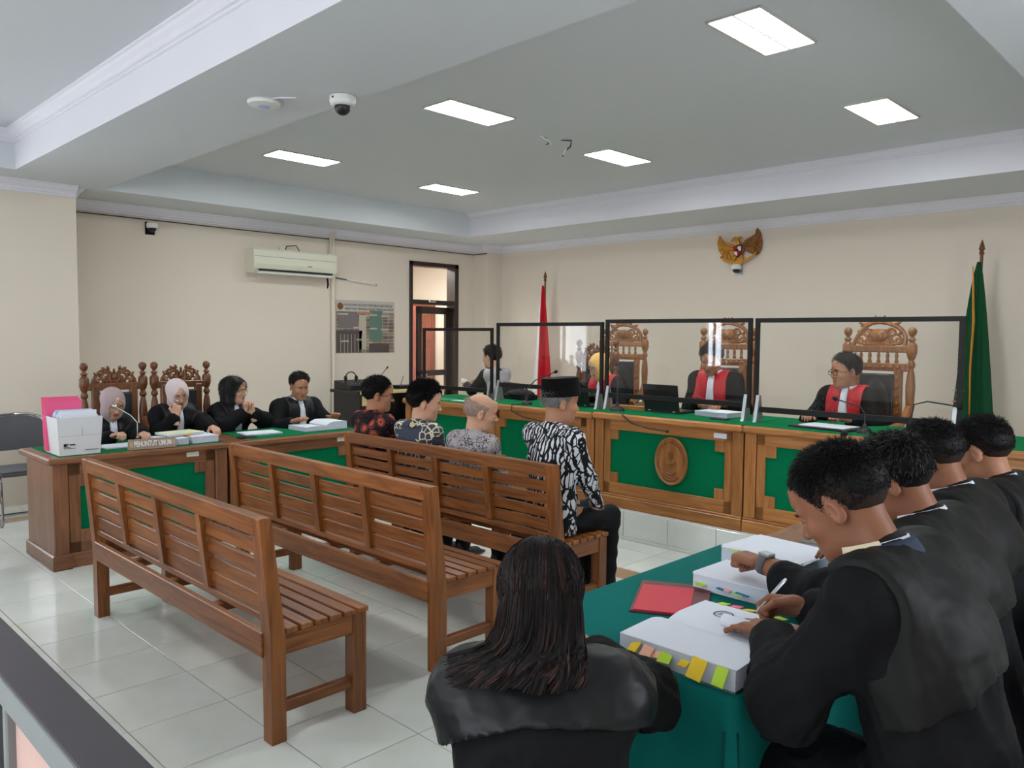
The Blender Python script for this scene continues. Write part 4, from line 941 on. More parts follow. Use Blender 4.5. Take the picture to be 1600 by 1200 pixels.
# ---- computer desk by the left wall
cdk = thing('computer_desk', 'black desk with cream front edge standing against the left wall', 'desk', (-7.73, 5.15, .22))
box('end_panel', cdk, MT['black'], (-.27, 0, 0), (.27, .025, .665), .003); box('end_panel', cdk, MT['black'], (-.27, 1.2, 0), (.27, 1.225, .665), .003); box('desk_top', cdk, MT['black'], (-.3, -.03, .665), (.27, 1.25, .70), .004)
box('front_edge', cdk, mat('pale_wood_edge', srgb(206, 186, 130), .5), (.27, -.005, .66), (.3, 1.25, .70), .006); box('drawer', cdk, mat('cream_drawer', srgb(206, 192, 140), .5), (.25, .03, .53), (.275, .3, .655), .003); box('modesty_panel', cdk, MT['maroon'], (.2, .03, .2), (.22, .3, .53), 0); box('back_panel', cdk, MT['black'], (-.26, .02, .1), (-.24, 1.2, .66), 0); box('shelf', cdk, MT['black'], (-.25, .3, .25), (.2, 1.2, .27), 0)
mx_ = thing('audio_mixer', 'black sound mixer on the computer desk under the poster', 'mixer', (-7.82, 5.42, .92)); mb = MB(); mb.prism([(-.18, 0), (.16, 0), (.16, .05), (-.18, .1)], -.26, .26, 'xz'); mb.build('body', MT['black'], mx_)
kmesh = boxmesh('knob', .012, .012, .014, MT['grey'], .003)
for i in range(10):
    for j in range(3): link('knob', kmesh, mx_, (-.14+.1*j, -.22+.048*i, .099-.0147*j*1.0-.0))
hp = thing('headset', 'black headset lying on the sound mixer', 'headset', (-7.95, 5.36, 1.012)); mb = MB(); mb.tube([(0, -.07+.0*k, 0) if False else (0, .075*math.cos(math.pi*k/12), .03+.075*math.sin(math.pi*k/12)) for k in range(13)], .007, 8); mb.build('headband', MT['black'], hp, smooth=True)
for s in (-1, 1): MB().ell((0, s*.075, .033), (.032, .016, .032)).build('ear_cup', MT['black'], hp, smooth=True)
gooseneck('slim black desk microphone behind the sound mixer', (-7.93, 5.74, .92), [(0, 0, .1), (0, .05, .15), (.0, .13, .23)], (.035, .03), headr=.01)
rb_ = stack('red_book', 'dark red ledger lying on the computer desk', 'book', (-7.62, 6.16, .92), .1, .2, .3, .035, MT['maroon'], loose=0)
rt_ = thing('wireless_receiver', 'small black receiver with an upright antenna on the computer desk', 'receiver', (-7.66, 5.90, .92)); box('body', rt_, MT['black'], (-.08, -.09, 0), (.08, .09, .035), .004); MB().tube([(.05, -.06, .03), (.05, -.02, .15)], .004, 6).build('antenna', MT['black'], rt_)
# ---- lawyers' table
lb = open_book('case_file', 'big open case file with coloured tabs under the writing man', (-1.005, 1.79, ZT+.0005), math.radians(90), .205, .32, .05, .035)
# local x -> world y ; local y -> world -x
def tabs(parent, items, z):
    for (m, x, y, dx, dy, drop) in items:
        o = box('sticky_tab', parent, MT[m], (-dx/2, -dy/2, -.0012), (dx/2, dy/2, .0012), .0004); o.location = (x, y, z); o.rotation_euler = (random.uniform(-.15, .15), drop, random.uniform(-.2, .2))
tabs(lb, [('yellow', -.213, .11, .045, .03, -.7), ('peach', -.218, .07, .05, .03, -.5), ('peach', -.21, .045, .03, .026, -.5), ('lime', -.213, .02, .04, .032, -.5), ('yellow', -.21, -.03, .03, .024, -.4), ('yellow', -.222, -.07, .05, .04, -1.0), ('lime', -.222, -.13, .045, .03, -1.0)], .035)
tabs(lb, [('lime', .216, .11, .03, .03, .1), ('pink', .22, .07, .03, .03, .1), ('yellow', .222, .03, .035, .035, .2), ('yellow', .218, -.015, .03, .03, .1), ('lime', .22, -.06, .03, .03, .1)], .038)
seal = MB(); R0 = [[((r*math.cos(2*math.pi*i/24)), (r*math.sin(2*math.pi*i/24)), 0) for i in range(25)] for r in (.028, .0225)]; seal.grid(R0); R0 = [[((r*math.cos(2*math.pi*i/24)), (r*math.sin(2*math.pi*i/24)), 0) for i in range(25)] for r in (.0185, .0172)]; seal.grid(R0)
for k in range(5): seal.box((-.012, -.011+.005*k, -.0003), (.012-.003*abs(k-2), -.0085+.005*k, .0003))
so = seal.build('printed_seal', mat('seal_print', srgb(96, 96, 106), .8), lb, (.13, .06, .0416))
for k in range(3): box('printed_line', lb, MT['ink'], (.1+.016*k, -.035, .0412), (.103+.016*k, .02, .0418), 0)
cl = MB(); P = []
for i in range(11):
    a = -1.2+i*.5; r = .022-.0006*i; P.append([(.02+r*math.cos(a), y, .062+r*math.sin(a)+.006) for y in (-.11, -.08, -.05, -.0)])
cl.grid(P); cu = cl.build('curled_page', MT['paper'], lb, smooth=True); sm = cu.modifiers.new('thick', 'SOLIDIFY'); sm.thickness = .0008
rf = thing('red_folder', 'dark red folder with a bright red sheet on the green cloth', 'folder', (-1.30, 2.03, ZT+.001), math.radians(28))
box('cover', rf, MT['maroon'], (-.11, -.15, 0), (.11, .15, .006), .002); box('red_sheet', rf, MT['crimson'], (-.1, -.145, .006), (.06, .1, .009), .001)
s2 = stack('case_file', 'thick case file with coloured tabs under the hand with the watch', 'documents', (-1.17, 2.27, ZT+.001), math.radians(0), .29, .2, .05)
tabs(s2, [('lime', -.11, -.106, .03, .03, .1), ('peach', -.12, -.104, .03, .02, .1), ('blue', -.04, -.105, .03, .02, .1), ('peach', -.02, -.106, .02, .02, .1), ('blue', .03, -.105, .04, .02, .1), ('lime', .02, -.108, .03, .03, .1)], .022)
s3 = stack('case_file', 'case file with pink tabs at the far end of the green table', 'documents', (-1.24, 2.61, ZT+.001), math.radians(-4), .31, .24, .055, loose=4)
tabs(s3, [('pink', -.13+.032*k, .13, .028, .03, .0) for k in range(6)], .052); tabs(s3, [('lime', -.1+.05*k, -.122, .04, .02, .1) for k in range(5)], .056)
s4 = stack('document_stack', 'grey folder with papers on the plain brown table', 'documents', (-1.2, 3.08, ZT), math.radians(10), .26, .3, .02, mat('grey_folder', srgb(120, 116, 104), .6), loose=0)
# ================================================================ PEOPLE: bodies grown from blended implicit shapes
def V(*a): return np.array(a if len(a) > 1 else a[0], float)
def nz(v): return v/(np.linalg.norm(v)+1e-12)
def p_cap(a, b, ra, rb):
    a = V(a); b = V(b); ab = b-a; L2 = ab@ab+1e-12
    def f(P):
        t = np.clip(((P-a)@ab)/L2, 0, 1); return np.linalg.norm(P-a-t[..., None]*ab, axis=-1)-(ra+(rb-ra)*t)
    r = max(ra, rb); return f, np.minimum(a, b)-r, np.maximum(a, b)+r
def p_ell(c, r, R=None):
    c = V(c); r = V(r); Rm = np.eye(3) if R is None else np.array(R)
    def f(P):
        q = (P-c)@Rm; k0 = np.linalg.norm(q/r, axis=-1); k1 = np.linalg.norm(q/(r*r), axis=-1)+1e-9; return k0*(k0-1)/k1
    m = r.max(); return f, c-m, c+m
def p_ecap(a, b, ra, rb, side):
    a = V(a); b = V(b); ab = b-a; L = np.linalg.norm(ab); ax = ab/L; sd = nz(V(side)-ax*(V(side)@ax)); ot = np.cross(ax, sd)
    def f(P):
        q = P-a; t = (q@ax)/L; tc = np.clip(t, 0, 1); w = (t-tc)*L; rx = ra[0]+(rb[0]-ra[0])*tc; ry = ra[1]+(rb[1]-ra[1])*tc; mn = np.minimum(rx, ry)
        rho = np.sqrt(((q@sd)/rx)**2+((q@ot)/ry)**2+(w/mn)**2); return (rho-1)*mn
    m = max(*ra, *rb); return f, np.minimum(a, b)-m, np.maximum(a, b)+m
def p_box(c, h, r, R=None):
    c = V(c); h = V(h); Rm = np.eye(3) if R is None else np.array(R)
    def f(P):
        q = np.abs((P-c)@Rm)-h+r; return np.linalg.norm(np.maximum(q, 0), axis=-1)+np.minimum(q.max(-1), 0)-r
    m = np.linalg.norm(h); return f, c-m, c+m
class Field:
    def __init__(s, lo, hi, h):
        s.lo = V(lo); s.h = h; s.n = np.ceil((V(hi)-s.lo)/h).astype(int)+1
        s.d = np.full(s.n, 0.3, np.float32)
        g = np.indices(s.n).transpose(1, 2, 3, 0); s.P = (s.lo+g*h).astype(np.float32)
    def sl(s, lo, hi, m):
        a = np.clip(np.floor((lo-m-s.lo)/s.h).astype(int), 0, s.n); b = np.clip(np.ceil((hi+m-s.lo)/s.h).astype(int)+1, 0, s.n)
        return tuple(slice(int(x), int(y)) for x, y in zip(a, b))
    def add(s, prim, k=0.02):
        f, lo, hi = prim; q = s.sl(lo, hi, max(2.5*k, 3*s.h)+.02); d = s.d[q]
        if d.size == 0: return s
        e = f(s.P[q]).astype(np.float32); hh = np.maximum(k-np.abs(d-e), 0)/k; s.d[q] = np.minimum(d, e)-hh*hh*k*.25; return s
    def sub(s, prim, k=0.01):
        f, lo, hi = prim; q = s.sl(lo, hi, 3*k+3*s.h); d = s.d[q]
        if d.size == 0: return s
        e = -f(s.P[q]).astype(np.float32); hh = np.maximum(k-np.abs(d-e), 0)/k; s.d[q] = np.maximum(d, e)+hh*hh*k*.25; return s
    def mesh(s, d=None):
        d = s.d if d is None else d
        d = d.copy(); d[0] = d[-1] = .3; d[:, 0] = d[:, -1] = .3; d[:, :, 0] = d[:, :, -1] = .3
        ins = d < 0; c = [ins[i:ins.shape[0]-1+i, j:ins.shape[1]-1+j, k:ins.shape[2]-1+k] for i in (0, 1) for j in (0, 1) for k in (0, 1)]
        sm = sum(x.astype(np.int8) for x in c); act = np.argwhere((sm > 0) & (sm < 8))
        idx = np.full(sm.shape, -1, np.int32); idx[tuple(act.T)] = np.arange(len(act))
        cor = np.array([(i, j, k) for i in (0, 1) for j in (0, 1) for k in (0, 1)]); val = np.stack([d[tuple((act+o).T)] for o in cor], 1)
        acc = np.zeros((len(act), 3)); cnt = np.zeros(len(act))
        for a in range(8):
            for b in range(a+1, 8):
                if np.abs(cor[a]-cor[b]).sum() != 1: continue
                va, vb = val[:, a], val[:, b]; m = (va < 0) != (vb < 0); t = np.where(m, va/np.where(m, va-vb, 1), 0)
                acc += np.where(m[:, None], cor[a]+t[:, None]*(cor[b]-cor[a]), 0); cnt += m
        v = s.lo+(act+acc/np.maximum(cnt, 1)[:, None])*s.h; F = []
        for ax in range(3):
            a, b = [(1, 2), (2, 0), (0, 1)][ax]
            sl0 = [slice(None)]*3; sl1 = [slice(None)]*3; sl0[ax] = slice(0, -1); sl1[ax] = slice(1, None); A = ins[tuple(sl0)]; B = ins[tuple(sl1)]
            e = np.argwhere(A != B); e = e[(e[:, a] > 0) & (e[:, b] > 0) & (e[:, a] < idx.shape[a]) & (e[:, b] < idx.shape[b])]
            flip = A[tuple(e.T)]; q = []
            for da, db in ((-1, -1), (0, -1), (0, 0), (-1, 0)):
                o = e.copy(); o[:, a] += da; o[:, b] += db; q.append(idx[tuple(o.T)])
            q = np.stack(q, 1); q[~flip] = q[~flip][:, ::-1]; F.append(q)
        return v, np.concatenate(F)
_lat = rng.random((64, 64, 64)).astype(np.float32)
def vnoise(P, sc):
    q = P*sc; i = np.floor(q).astype(int); t = q-i; t = t*t*(3-2*t); r = 0
    for a in (0, 1):
        for b in (0, 1):
            for c in (0, 1):
                w = (t[:, 0] if a else 1-t[:, 0])*(t[:, 1] if b else 1-t[:, 1])*(t[:, 2] if c else 1-t[:, 2]); r = r+w*_lat[(i[:, 0]+a) % 64, (i[:, 1]+b) % 64, (i[:, 2]+c) % 64]
    return r
def crease(P, sc): return 1-4*np.abs(vnoise(P, sc)-.5)
def smooth_v(v, f, it=1, lam=.5):
    e = np.concatenate([f[:, [0, 1]], f[:, [1, 2]], f[:, [2, 3]], f[:, [3, 0]]]); e = np.concatenate([e, e[:, ::-1]])
    cnt = np.bincount(e[:, 0], minlength=len(v))[:, None]
    for _ in range(it):
        m = np.stack([np.bincount(e[:, 0], v[e[:, 1], k], len(v)) for k in range(3)], 1)/np.maximum(cnt, 1); v = v+lam*(m-v)
    return v
def normals(v, f):
    n = np.cross(v[f[:, 2]]-v[f[:, 0]], v[f[:, 3]]-v[f[:, 1]]); N = np.zeros_like(v)
    for k in range(4):
        for c in range(3): N[:, c] += np.bincount(f[:, k], n[:, c], len(v))
    return N/(np.linalg.norm(N, axis=1, keepdims=True)+1e-12)
def npmesh(name, v, f, mats, mi=None, smooth=True):
    me = bpy.data.meshes.new(name); n = len(f); me.vertices.add(len(v)); me.vertices.foreach_set('co', np.ascontiguousarray(v, np.float32).ravel())
    me.loops.add(n*4); me.loops.foreach_set('vertex_index', np.ascontiguousarray(f, np.int32).ravel()); me.polygons.add(n)
    me.polygons.foreach_set('loop_start', np.arange(0, n*4, 4, dtype=np.int32)); me.polygons.foreach_set('loop_total', np.full(n, 4, np.int32))
    for m in mats: me.materials.append(m)
    if mi is not None: me.polygons.foreach_set('material_index', np.asarray(mi, np.int32))
    me.polygons.foreach_set('use_smooth', np.full(n, smooth)); me.update(calc_edges=True); me.validate(); return me
def join(parts):
    vs, fs, ms = [], [], []; n = 0
    for v, f, m in parts:
        vs.append(v); fs.append(f+n); ms.append(np.full(len(f), m) if np.isscalar(m) else m); n += len(v)
    return np.concatenate(vs), np.concatenate(fs), np.concatenate(ms)
def strands(P, D0, D1, L, r):
    """tapered three-sided strands: root P, first direction D0, later direction D1"""
    n = len(P); L = np.broadcast_to(L, (n,))[:, None]
    a = np.cross(D0, rng.normal(size=(n, 3))); a /= np.linalg.norm(a, axis=1, keepdims=True)+1e-9; b = np.cross(D0, a)
    pts = [P-D0*L*.15, P+D0*L*.5, P+D0*L*.5+D1*L*.5]; rr = [r, r*.8, r*.15]; v = []
    for p, q in zip(pts, rr):
        for k in range(3): v.append(p+(a*math.cos(2.094*k)+b*math.sin(2.094*k))*q)
    v = np.stack(v, 1).reshape(-1, 3); base = np.arange(n)[:, None]*9; f = []
    for s in range(2):
        for k in range(3): f.append(base+np.array([s*3+k, s*3+(k+1) % 3, s*3+3+(k+1) % 3, s*3+3+k]))
    return v, np.concatenate(f)
def ribbons(C, w, Nrm):
    """flat strands along poly-lines C (n,m,3); Nrm (n,m,3) points away from the head"""
    n, m, _ = C.shape; T = np.gradient(C, axis=1); T /= np.linalg.norm(T, axis=2, keepdims=True)+1e-9
    a = np.cross(T, Nrm+rng.normal(size=(n, 1, 3))*.35); a /= np.linalg.norm(a, axis=2, keepdims=True)+1e-9
    wd = (w*np.array([1]*(m-2)+[.8, .25]))[None, :, None]
    v = np.stack([C-a*wd, C+a*wd], 2).reshape(-1, 3); i = (np.arange(n)[:, None]*m+np.arange(m-1)[None])[..., None]*2
    return v, np.concatenate([i, i+1, i+3, i+2], 2).reshape(-1, 4)
# ---- cloth and skin materials
def skin(name, c): 
    m = mat(name, c, .5, .35, noise=.06, nscale=18); b = m.node_tree.nodes['Principled BSDF']; b.inputs['Subsurface Weight'].default_value = .08; b.inputs['Subsurface Radius'].default_value = (.012, .005, .003); return m
MT['skinA'] = skin('skin_light', srgb(206, 158, 132)); MT['skinB'] = skin('skin_tan', srgb(176, 124, 96)); MT['skinC'] = skin('skin_brown', srgb(142, 92, 68))
MT['lip'] = mat('lips', srgb(150, 94, 82), .45); MT['eyew'] = mat('eye_white', srgb(225, 222, 218), .3); MT['eyed'] = mat('eye_dark', srgb(30, 20, 16), .2)
def hairmat(name, c, rough=.55): return mat(name, c, rough, .16, noise=.25, nscale=40)
MT['hgloss'] = mat('glossy_black_hair', srgb(20, 19, 21), .36, .5, noise=.25, nscale=40, bump=.4, bscale=60, stretch=(1, 1, .1)); MT['stubble'] = mat('cropped_hair', srgb(50, 38, 34), .8, .15, noise=.25, nscale=160); MT['hblack'] = hairmat('black_hair', srgb(22, 20, 21)); MT['hash'] = hairmat('ash_stubble', srgb(170, 144, 130), .8); MT['hgrey'] = hairmat('grey_hair', srgb(128, 126, 124), .55); MT['hsalt'] = hairmat('greying_hair', srgb(86, 82, 80), .5); MT['hbrown'] = hairmat('dark_brown_hair', srgb(46, 32, 28))
MT['robe'] = mat('black_robe', srgb(15, 15, 18), .8, .18, noise=.1, nscale=6, bump=.35, bscale=7, bdist=.006)
MT['satin'] = mat('black_satin', srgb(17, 18, 21), .46, .32, noise=.1, nscale=5, bump=.9, bscale=4.5, ridged=True, bdist=.02)
MT['satin2'] = mat('dark_grey_satin', srgb(24, 24, 23), .6, .2, noise=.15, nscale=5, bump=.7, bscale=4.5, ridged=True, bdist=.014)
MT['redsatin'] = mat('red_satin', srgb(190, 24, 40), .5, .4, noise=.08, nscale=6, bump=.3, bscale=10)
MT['jabot'] = mat('white_jabot', srgb(222, 224, 234), .8, .2, bump=.1, bscale=30)
MT['trouser'] = mat('black_trousers', srgb(20, 20, 23), .8, .2, bump=.2, bscale=12)
def batik(name, kind):
    m, nt, b = nmat(name); N = nt.nodes; L = nt.links; tc = N.new('ShaderNodeTexCoord'); mp = N.new('ShaderNodeMapping'); L.new(tc.outputs['Object'], mp.inputs[0]); b.inputs['Roughness'].default_value = .75; b.inputs['Specular IOR Level'].default_value = .2
    def ramp(src, stops, interp='CONSTANT'):
        r = N.new('ShaderNodeValToRGB'); r.color_ramp.interpolation = interp; e = r.color_ramp.elements
        while len(e) < len(stops): e.new(.5)
        for i, (p, c) in enumerate(stops): e[i].position = p; e[i].color = c
        L.new(src, r.inputs[0]); return r.outputs[0]
    def mixc(fac, a, c2):
        x = N.new('ShaderNodeMix'); x.data_type = 'RGBA'; L.new(fac, x.inputs[0]); L.new(a, x.inputs[6]); L.new(c2, x.inputs[7]); return x.outputs[2]
    def vor(scale, feat='F1', src=None, rnd=1.0):
        v = N.new('ShaderNodeTexVoronoi'); v.feature = feat; v.inputs['Scale'].default_value = scale; v.inputs['Randomness'].default_value = rnd; L.new(src or mp.outputs[0], v.inputs['Vector']); return v.outputs['Distance']
    def noise(scale, src=None, dist=0.0, det=3):
        v = N.new('ShaderNodeTexNoise'); v.inputs['Scale'].default_value = scale; v.inputs['Distortion'].default_value = dist; v.inputs['Detail'].default_value = det; L.new(src or mp.outputs[0], v.inputs['Vector']); return v.outputs['Fac']
    def warp(amount, scale):
        nn = N.new('ShaderNodeTexNoise'); nn.inputs['Scale'].default_value = scale; L.new(mp.outputs[0], nn.inputs['Vector']); a = N.new('ShaderNodeVectorMath'); a.operation = 'MULTIPLY_ADD'; L.new(nn.outputs['Color'], a.inputs[0]); a.inputs[1].default_value = (amount,)*3; L.new(mp.outputs[0], a.inputs[2]); return a.outputs[0]
    if kind == 'rust':      # black ground, rust and cream flowers
        w = warp(.05, 11); d1 = vor(13, src=w); base = ramp(d1, [(0, srgb(196, 176, 140)), (.07, srgb(40, 22, 24)), (.13, srgb(178, 84, 58)), (.33, srgb(30, 20, 26)), (.40, srgb(150, 66, 52)), (.46, srgb(26, 20, 26))])
        d2 = noise(34, dist=1.5); f2 = ramp(d2, [(0, (0, 0, 0, 1)), (.62, (1, 1, 1, 1))]); c2 = N.new('ShaderNodeRGB'); c2.outputs[0].default_value = srgb(112, 58, 50); out = mixc(f2, base, c2.outputs[0])
    elif kind == 'navy':    # grey-blue ground with cream lattice and leaves
        w = warp(.03, 9); d1 = vor(21, 'DISTANCE_TO_EDGE', src=w, rnd=.45); lat = ramp(d1, [(0, srgb(214, 202, 172)), (.07, srgb(66, 70, 86))]); d2 = noise(5.5, dist=.6, det=1); f2 = ramp(d2, [(0, (0, 0, 0, 1)), (.5, (1, 1, 1, 1))])
        lf = ramp(vor(8, src=w), [(0, srgb(206, 182, 140)), (.26, srgb(36, 38, 50)), (.33, srgb(64, 68, 84))]); out = mixc(f2, lat, lf)
    elif kind == 'grey':    # fine grey floral
        w = warp(.04, 20); d1 = noise(58, src=w, dist=2.0); base = ramp(d1, [(0, srgb(58, 52, 56)), (.44, srgb(122, 112, 116)), (.5, srgb(190, 184, 186)), (.62, srgb(92, 84, 88))]); d2 = noise(9, dist=1.0, det=1); f2 = ramp(d2, [(0, (0, 0, 0, 1)), (.55, (.75, .75, .75, 1))]); c2 = N.new('ShaderNodeRGB'); c2.outputs[0].default_value = srgb(176, 168, 170); out = mixc(f2, base, c2.outputs[0])
    else:                   # parang: slanted black and white leaf rows
        mp.inputs['Rotation'].default_value = (0, math.radians(-8), math.radians(0)); w = warp(.025, 14)
        wv = N.new('ShaderNodeTexWave'); wv.wave_type = 'BANDS'; wv.bands_direction = 'X'; wv.inputs['Scale'].default_value = 12; wv.inputs['Distortion'].default_value = 3.2; wv.inputs['Detail'].default_value = 1.5; wv.inputs['Detail Scale'].default_value = 2.2; L.new(w, wv.inputs['Vector'])
        m2 = N.new('ShaderNodeMapping'); m2.inputs['Scale'].default_value = (27, 27, 11); m2.inputs['Rotation'].default_value = (0, math.radians(24), math.radians(20)); L.new(tc.outputs['Object'], m2.inputs[0]); v2 = N.new('ShaderNodeTexVoronoi'); v2.feature = 'DISTANCE_TO_EDGE'; v2.inputs['Scale'].default_value = 1.0; L.new(m2.outputs[0], v2.inputs['Vector'])
        a = ramp(wv.outputs['Fac'], [(0, srgb(22, 22, 26)), (.40, srgb(212, 212, 218))]); bmask = ramp(v2.outputs['Distance'], [(0, (1, 1, 1, 1)), (.07, (0, 0, 0, 1))]); c2 = N.new('ShaderNodeRGB'); c2.outputs[0].default_value = srgb(22, 22, 26); out = mixc(bmask, a, c2.outputs[0])
    L.new(out, b.inputs['Base Color']); return m
# ---- hairline (head-local height of the hair edge by azimuth from the front)
_HA = np.radians([0, 30, 52, 66, 78, 92, 108, 125, 150, 180]); _HZ = np.array([.066, .07, .055, .02, -.012, .022, .0, -.04, -.07, -.078])
def hairline(Q, lift=0.0):
    az = np.arctan2(np.abs(Q[..., 0]), Q[..., 1]-.0); return np.interp(az, _HA, _HZ)+lift
def rot(axis, deg):
    return np.array(Matrix.Rotation(math.radians(deg), 3, Vector(axis)))
def hand_prims(pose, side):
    """hand-local: wrist at 0, fingers +y, back of hand +z, thumb toward +x*side"""
    P = [(p_cap((0, -.09, 0), (0, .0, 0), .029, .025), .01), (p_box((0, .045, 0), (.038, .046, .0135), .013), .012)]
    curl = {'flat': (8, 12, 8), 'relax': (22, 32, 22), 'grip': (52, 62, 38), 'fist': (75, 92, 60), 'chin': (60, 70, 40)}[pose]
    for i, (x, l) in enumerate(((.028, .068), (.0095, .077), (-.0095, .071), (-.028, .055))):
        p = V(x*side, .088-abs(i-1)*.003, 0.0); a = 0; ls = (l*.45, l*.32, l*.27); rr = (.0095, .0088, .008, .0068)
        for k in range(3):
            a += curl[k]*(1+.06*i); q = p+ls[k]*V((x*side)*1.2*(0 if k else .25), math.cos(math.radians(a)), -math.sin(math.radians(a))); P.append((p_cap(p, q, rr[k], rr[k+1]), .005)); p = q
    t0 = V(.026*side, .02, -.004); o = {'flat': (.062, .055, -.008, .076, .085, -.012), 'relax': (.055, .055, -.022, .055, .088, -.034), 'grip': (.05, .058, -.03, .03, .092, -.045), 'fist': (.04, .06, -.035, .008, .08, -.048), 'chin': (.045, .06, -.03, .02, .095, -.04)}[pose]
    t1 = V(o[0]*side, o[1], o[2]); t2 = V(o[3]*side, o[4], o[5]); P += [(p_cap(t0, t1, .016, .0115), .01), (p_cap(t1, t2, .011, .0085), .004)]
    return P
def _headpos(pos, face, seat, s, lean, tilt, head, sp, hs):
    th = math.radians(face); F = V(math.cos(th), math.sin(th), 0); Rr = V(math.sin(th), -math.cos(th), 0); U = V(0, 0, 1)
    def dirn(a): a = math.radians(a); return nz(F*math.sin(a)+U*math.cos(a)+Rr*math.tan(math.radians(tilt)))
    B = V(pos[0], pos[1], seat); nek = B+U*.095*s+(dirn(lean*.5)*.19+dirn(lean*.95)*.2+dirn(lean*1.15)*.14)*sp; T = dirn(lean); Rt = nz(Rr-T*(Rr@T)); TF = np.cross(T, Rt)
    yw, pt, rl = head; Mh = np.stack([Rr, F, U], 1) @ rot((0, 0, 1), -yw) @ rot((1, 0, 0), -pt) @ rot((0, 1, 0), rl)
    return nek+T*.05*s+TF*.012*s+Mh @ V(0, .022, .098)*hs
def person(label, pos, face, seat, s=.93, lean=10, tilt=0, head=(0, 10, 0), L=None, R=None, floor_z=0.0, outfit='prosecutor', hair='short', skinm='skinB', hairm='hblack',
           female=False, hres=.0048, rres=.0135, glasses=None, top=None, hijab=None, poses=('relax', 'relax'), elbows=(None, None), hdir=(None, None), palm=(None, None), twist=0, extra=(), knees=None, nstr=1600, fold=.004, headat=None, hscale=None, cuffs=(None, None)):
    sp = s; hs = hscale or (.96 if female else 1.0)
    if headat is not None:
        for _ in range(6):
            h0 = _headpos(pos, face, seat, s, lean, tilt, head, sp, hs); h1 = _headpos(pos, face, seat, s, lean, tilt, head, sp+.01, hs); dl = V(headat)-h0
            pos = (pos[0]+dl[0], pos[1]+dl[1]); sp += dl[2]/((h1[2]-h0[2])/.01)
        print('PERSON', label[:40], 'pos', np.round(pos, 3), 'sp/s', round(sp/s, 3))
    th = math.radians(face); F = V(math.cos(th), math.sin(th), 0); Rr = V(math.sin(th), -math.cos(th), 0); U = V(0, 0, 1)
    root = thing('person', label, 'person', (pos[0], pos[1], floor_z)); O = V(pos[0], pos[1], floor_z)
    ch = lambda name, v, f, mats, mi=None, smooth=True: link(name, npmesh(name, v-O, f, [MT[m] if isinstance(m, str) else m for m in mats], mi, smooth), root)
    B = V(pos[0], pos[1], seat)
    def dirn(a): a = math.radians(a); return nz(F*math.sin(a)+U*math.cos(a)+Rr*math.tan(math.radians(tilt)))
    pel = B+U*.095*s; wai = pel+dirn(lean*.5)*.19*sp; che = wai+dirn(lean*.95)*.2*sp; nek = che+dirn(lean*1.15)*.14*sp
    T = dirn(lean); tw = math.radians(twist); Rt = Rr*math.cos(tw)+F*math.sin(tw); Rt = nz(Rt-T*(Rt@T)); TF = np.cross(T, Rt)
    ws = .155 if female else .172
    sh = {k: nek-T*.05*s+Rt*ws*s*k for k in (-1, 1)}
    # head frame
    yw, pt, rl = head; hp = nek+T*.05*s+TF*.012*s
    Mh = np.stack([Rr, F, U], 1) @ rot((0, 0, 1), -yw) @ rot((1, 0, 0), -pt) @ rot((0, 1, 0), rl)
    hc = hp+Mh @ V(0, .022, .098)*hs
    Hw = lambda q: hc+(q*hs) @ Mh.T
    # arms
    lu, lf = .275*s, .245*s; J = {}
    for i, k in enumerate((-1, 1)):
        tgt = (L, R)[i]; 
        if tgt is None: tgt = B+F*.3*s+Rr*k*.1*s+U*.12*s
        tgt = V(tgt); d = tgt-sh[k]; dist = min(np.linalg.norm(d), (lu+lf)*.995); d = nz(d); tgt = sh[k]+d*dist
        a = (lu*lu-lf*lf+dist*dist)/(2*dist); h = math.sqrt(max(lu*lu-a*a, 1e-6)); hint = elbows[i]
        hint = V(hint) if hint is not None else (-U*.8+Rr*k*.55-F*.25)
        hint = nz(hint-d*(hint@d)); el = sh[k]+d*a+hint*h; J[k] = (el, tgt)
    kn = {}; an = {}
    for i, k in enumerate((-1, 1)):
        hipj = pel-U*.02*s+Rr*k*.085*s
        if knees is not None: kn[k], an[k] = V(knees[i][0]), V(knees[i][1])
        else: kn[k] = V(pos[0], pos[1], seat+.055)+F*.40*s+Rr*k*.1*s; an[k] = V(kn[k][0], kn[k][1], floor_z+.08)-F*.02
    allp = [pel, wai, nek, hc, *sh.values()]+[p for q in J.values() for p in q]+list(kn.values())+list(an.values())
    lo = np.min(allp, 0)-.2; hi = np.max(allp, 0)+.2
    # ---------------- skin body: head, hands at fine size, trunk and limbs coarser, one mesh
    parts = []
    H = Field((-.125, -.14, -.24), (.125, .155, .15), hres)
    fw = .93 if female else 1.0
    for pr, k in [(p_ell((0, -.014, .03), (.0755, .096, .086)), .02), (p_ell((0, .03, -.03), (.062*fw, .06, .088)), .03), (p_ell((0, .034, -.078), (.047*fw, .05, .036)), .03), (p_cap((-.012, .07, -.098), (.012, .07, -.098), .015*fw, .015*fw), .02),
                  (p_ell((.04, .058, -.028), (.021, .024, .02)), .02), (p_ell((-.04, .058, -.028), (.021, .024, .02)), .02), (p_cap((-.032, .079, .021), (.032, .079, .021), .0085, .0085), .016), (p_cap((-.0, .08, .05), (0, .082, .07), .02, .014), .03),
                  (p_cap((0, .088, .004), (0, .106, -.03), .006, .0105), .009), (p_ell((.0115, .098, -.034), (.0075, .009, .0065)), .006), (p_ell((-.0115, .098, -.034), (.0075, .009, .0065)), .006)]: H.add(pr, k)
    for x in (-.031, .031): H.sub(p_ell((x, .096, .0), (.017, .014, .0105)), .008)
    H.sub(p_cap((-.02, .094, -.048), (.02, .094, -.048), .002, .002), .004)
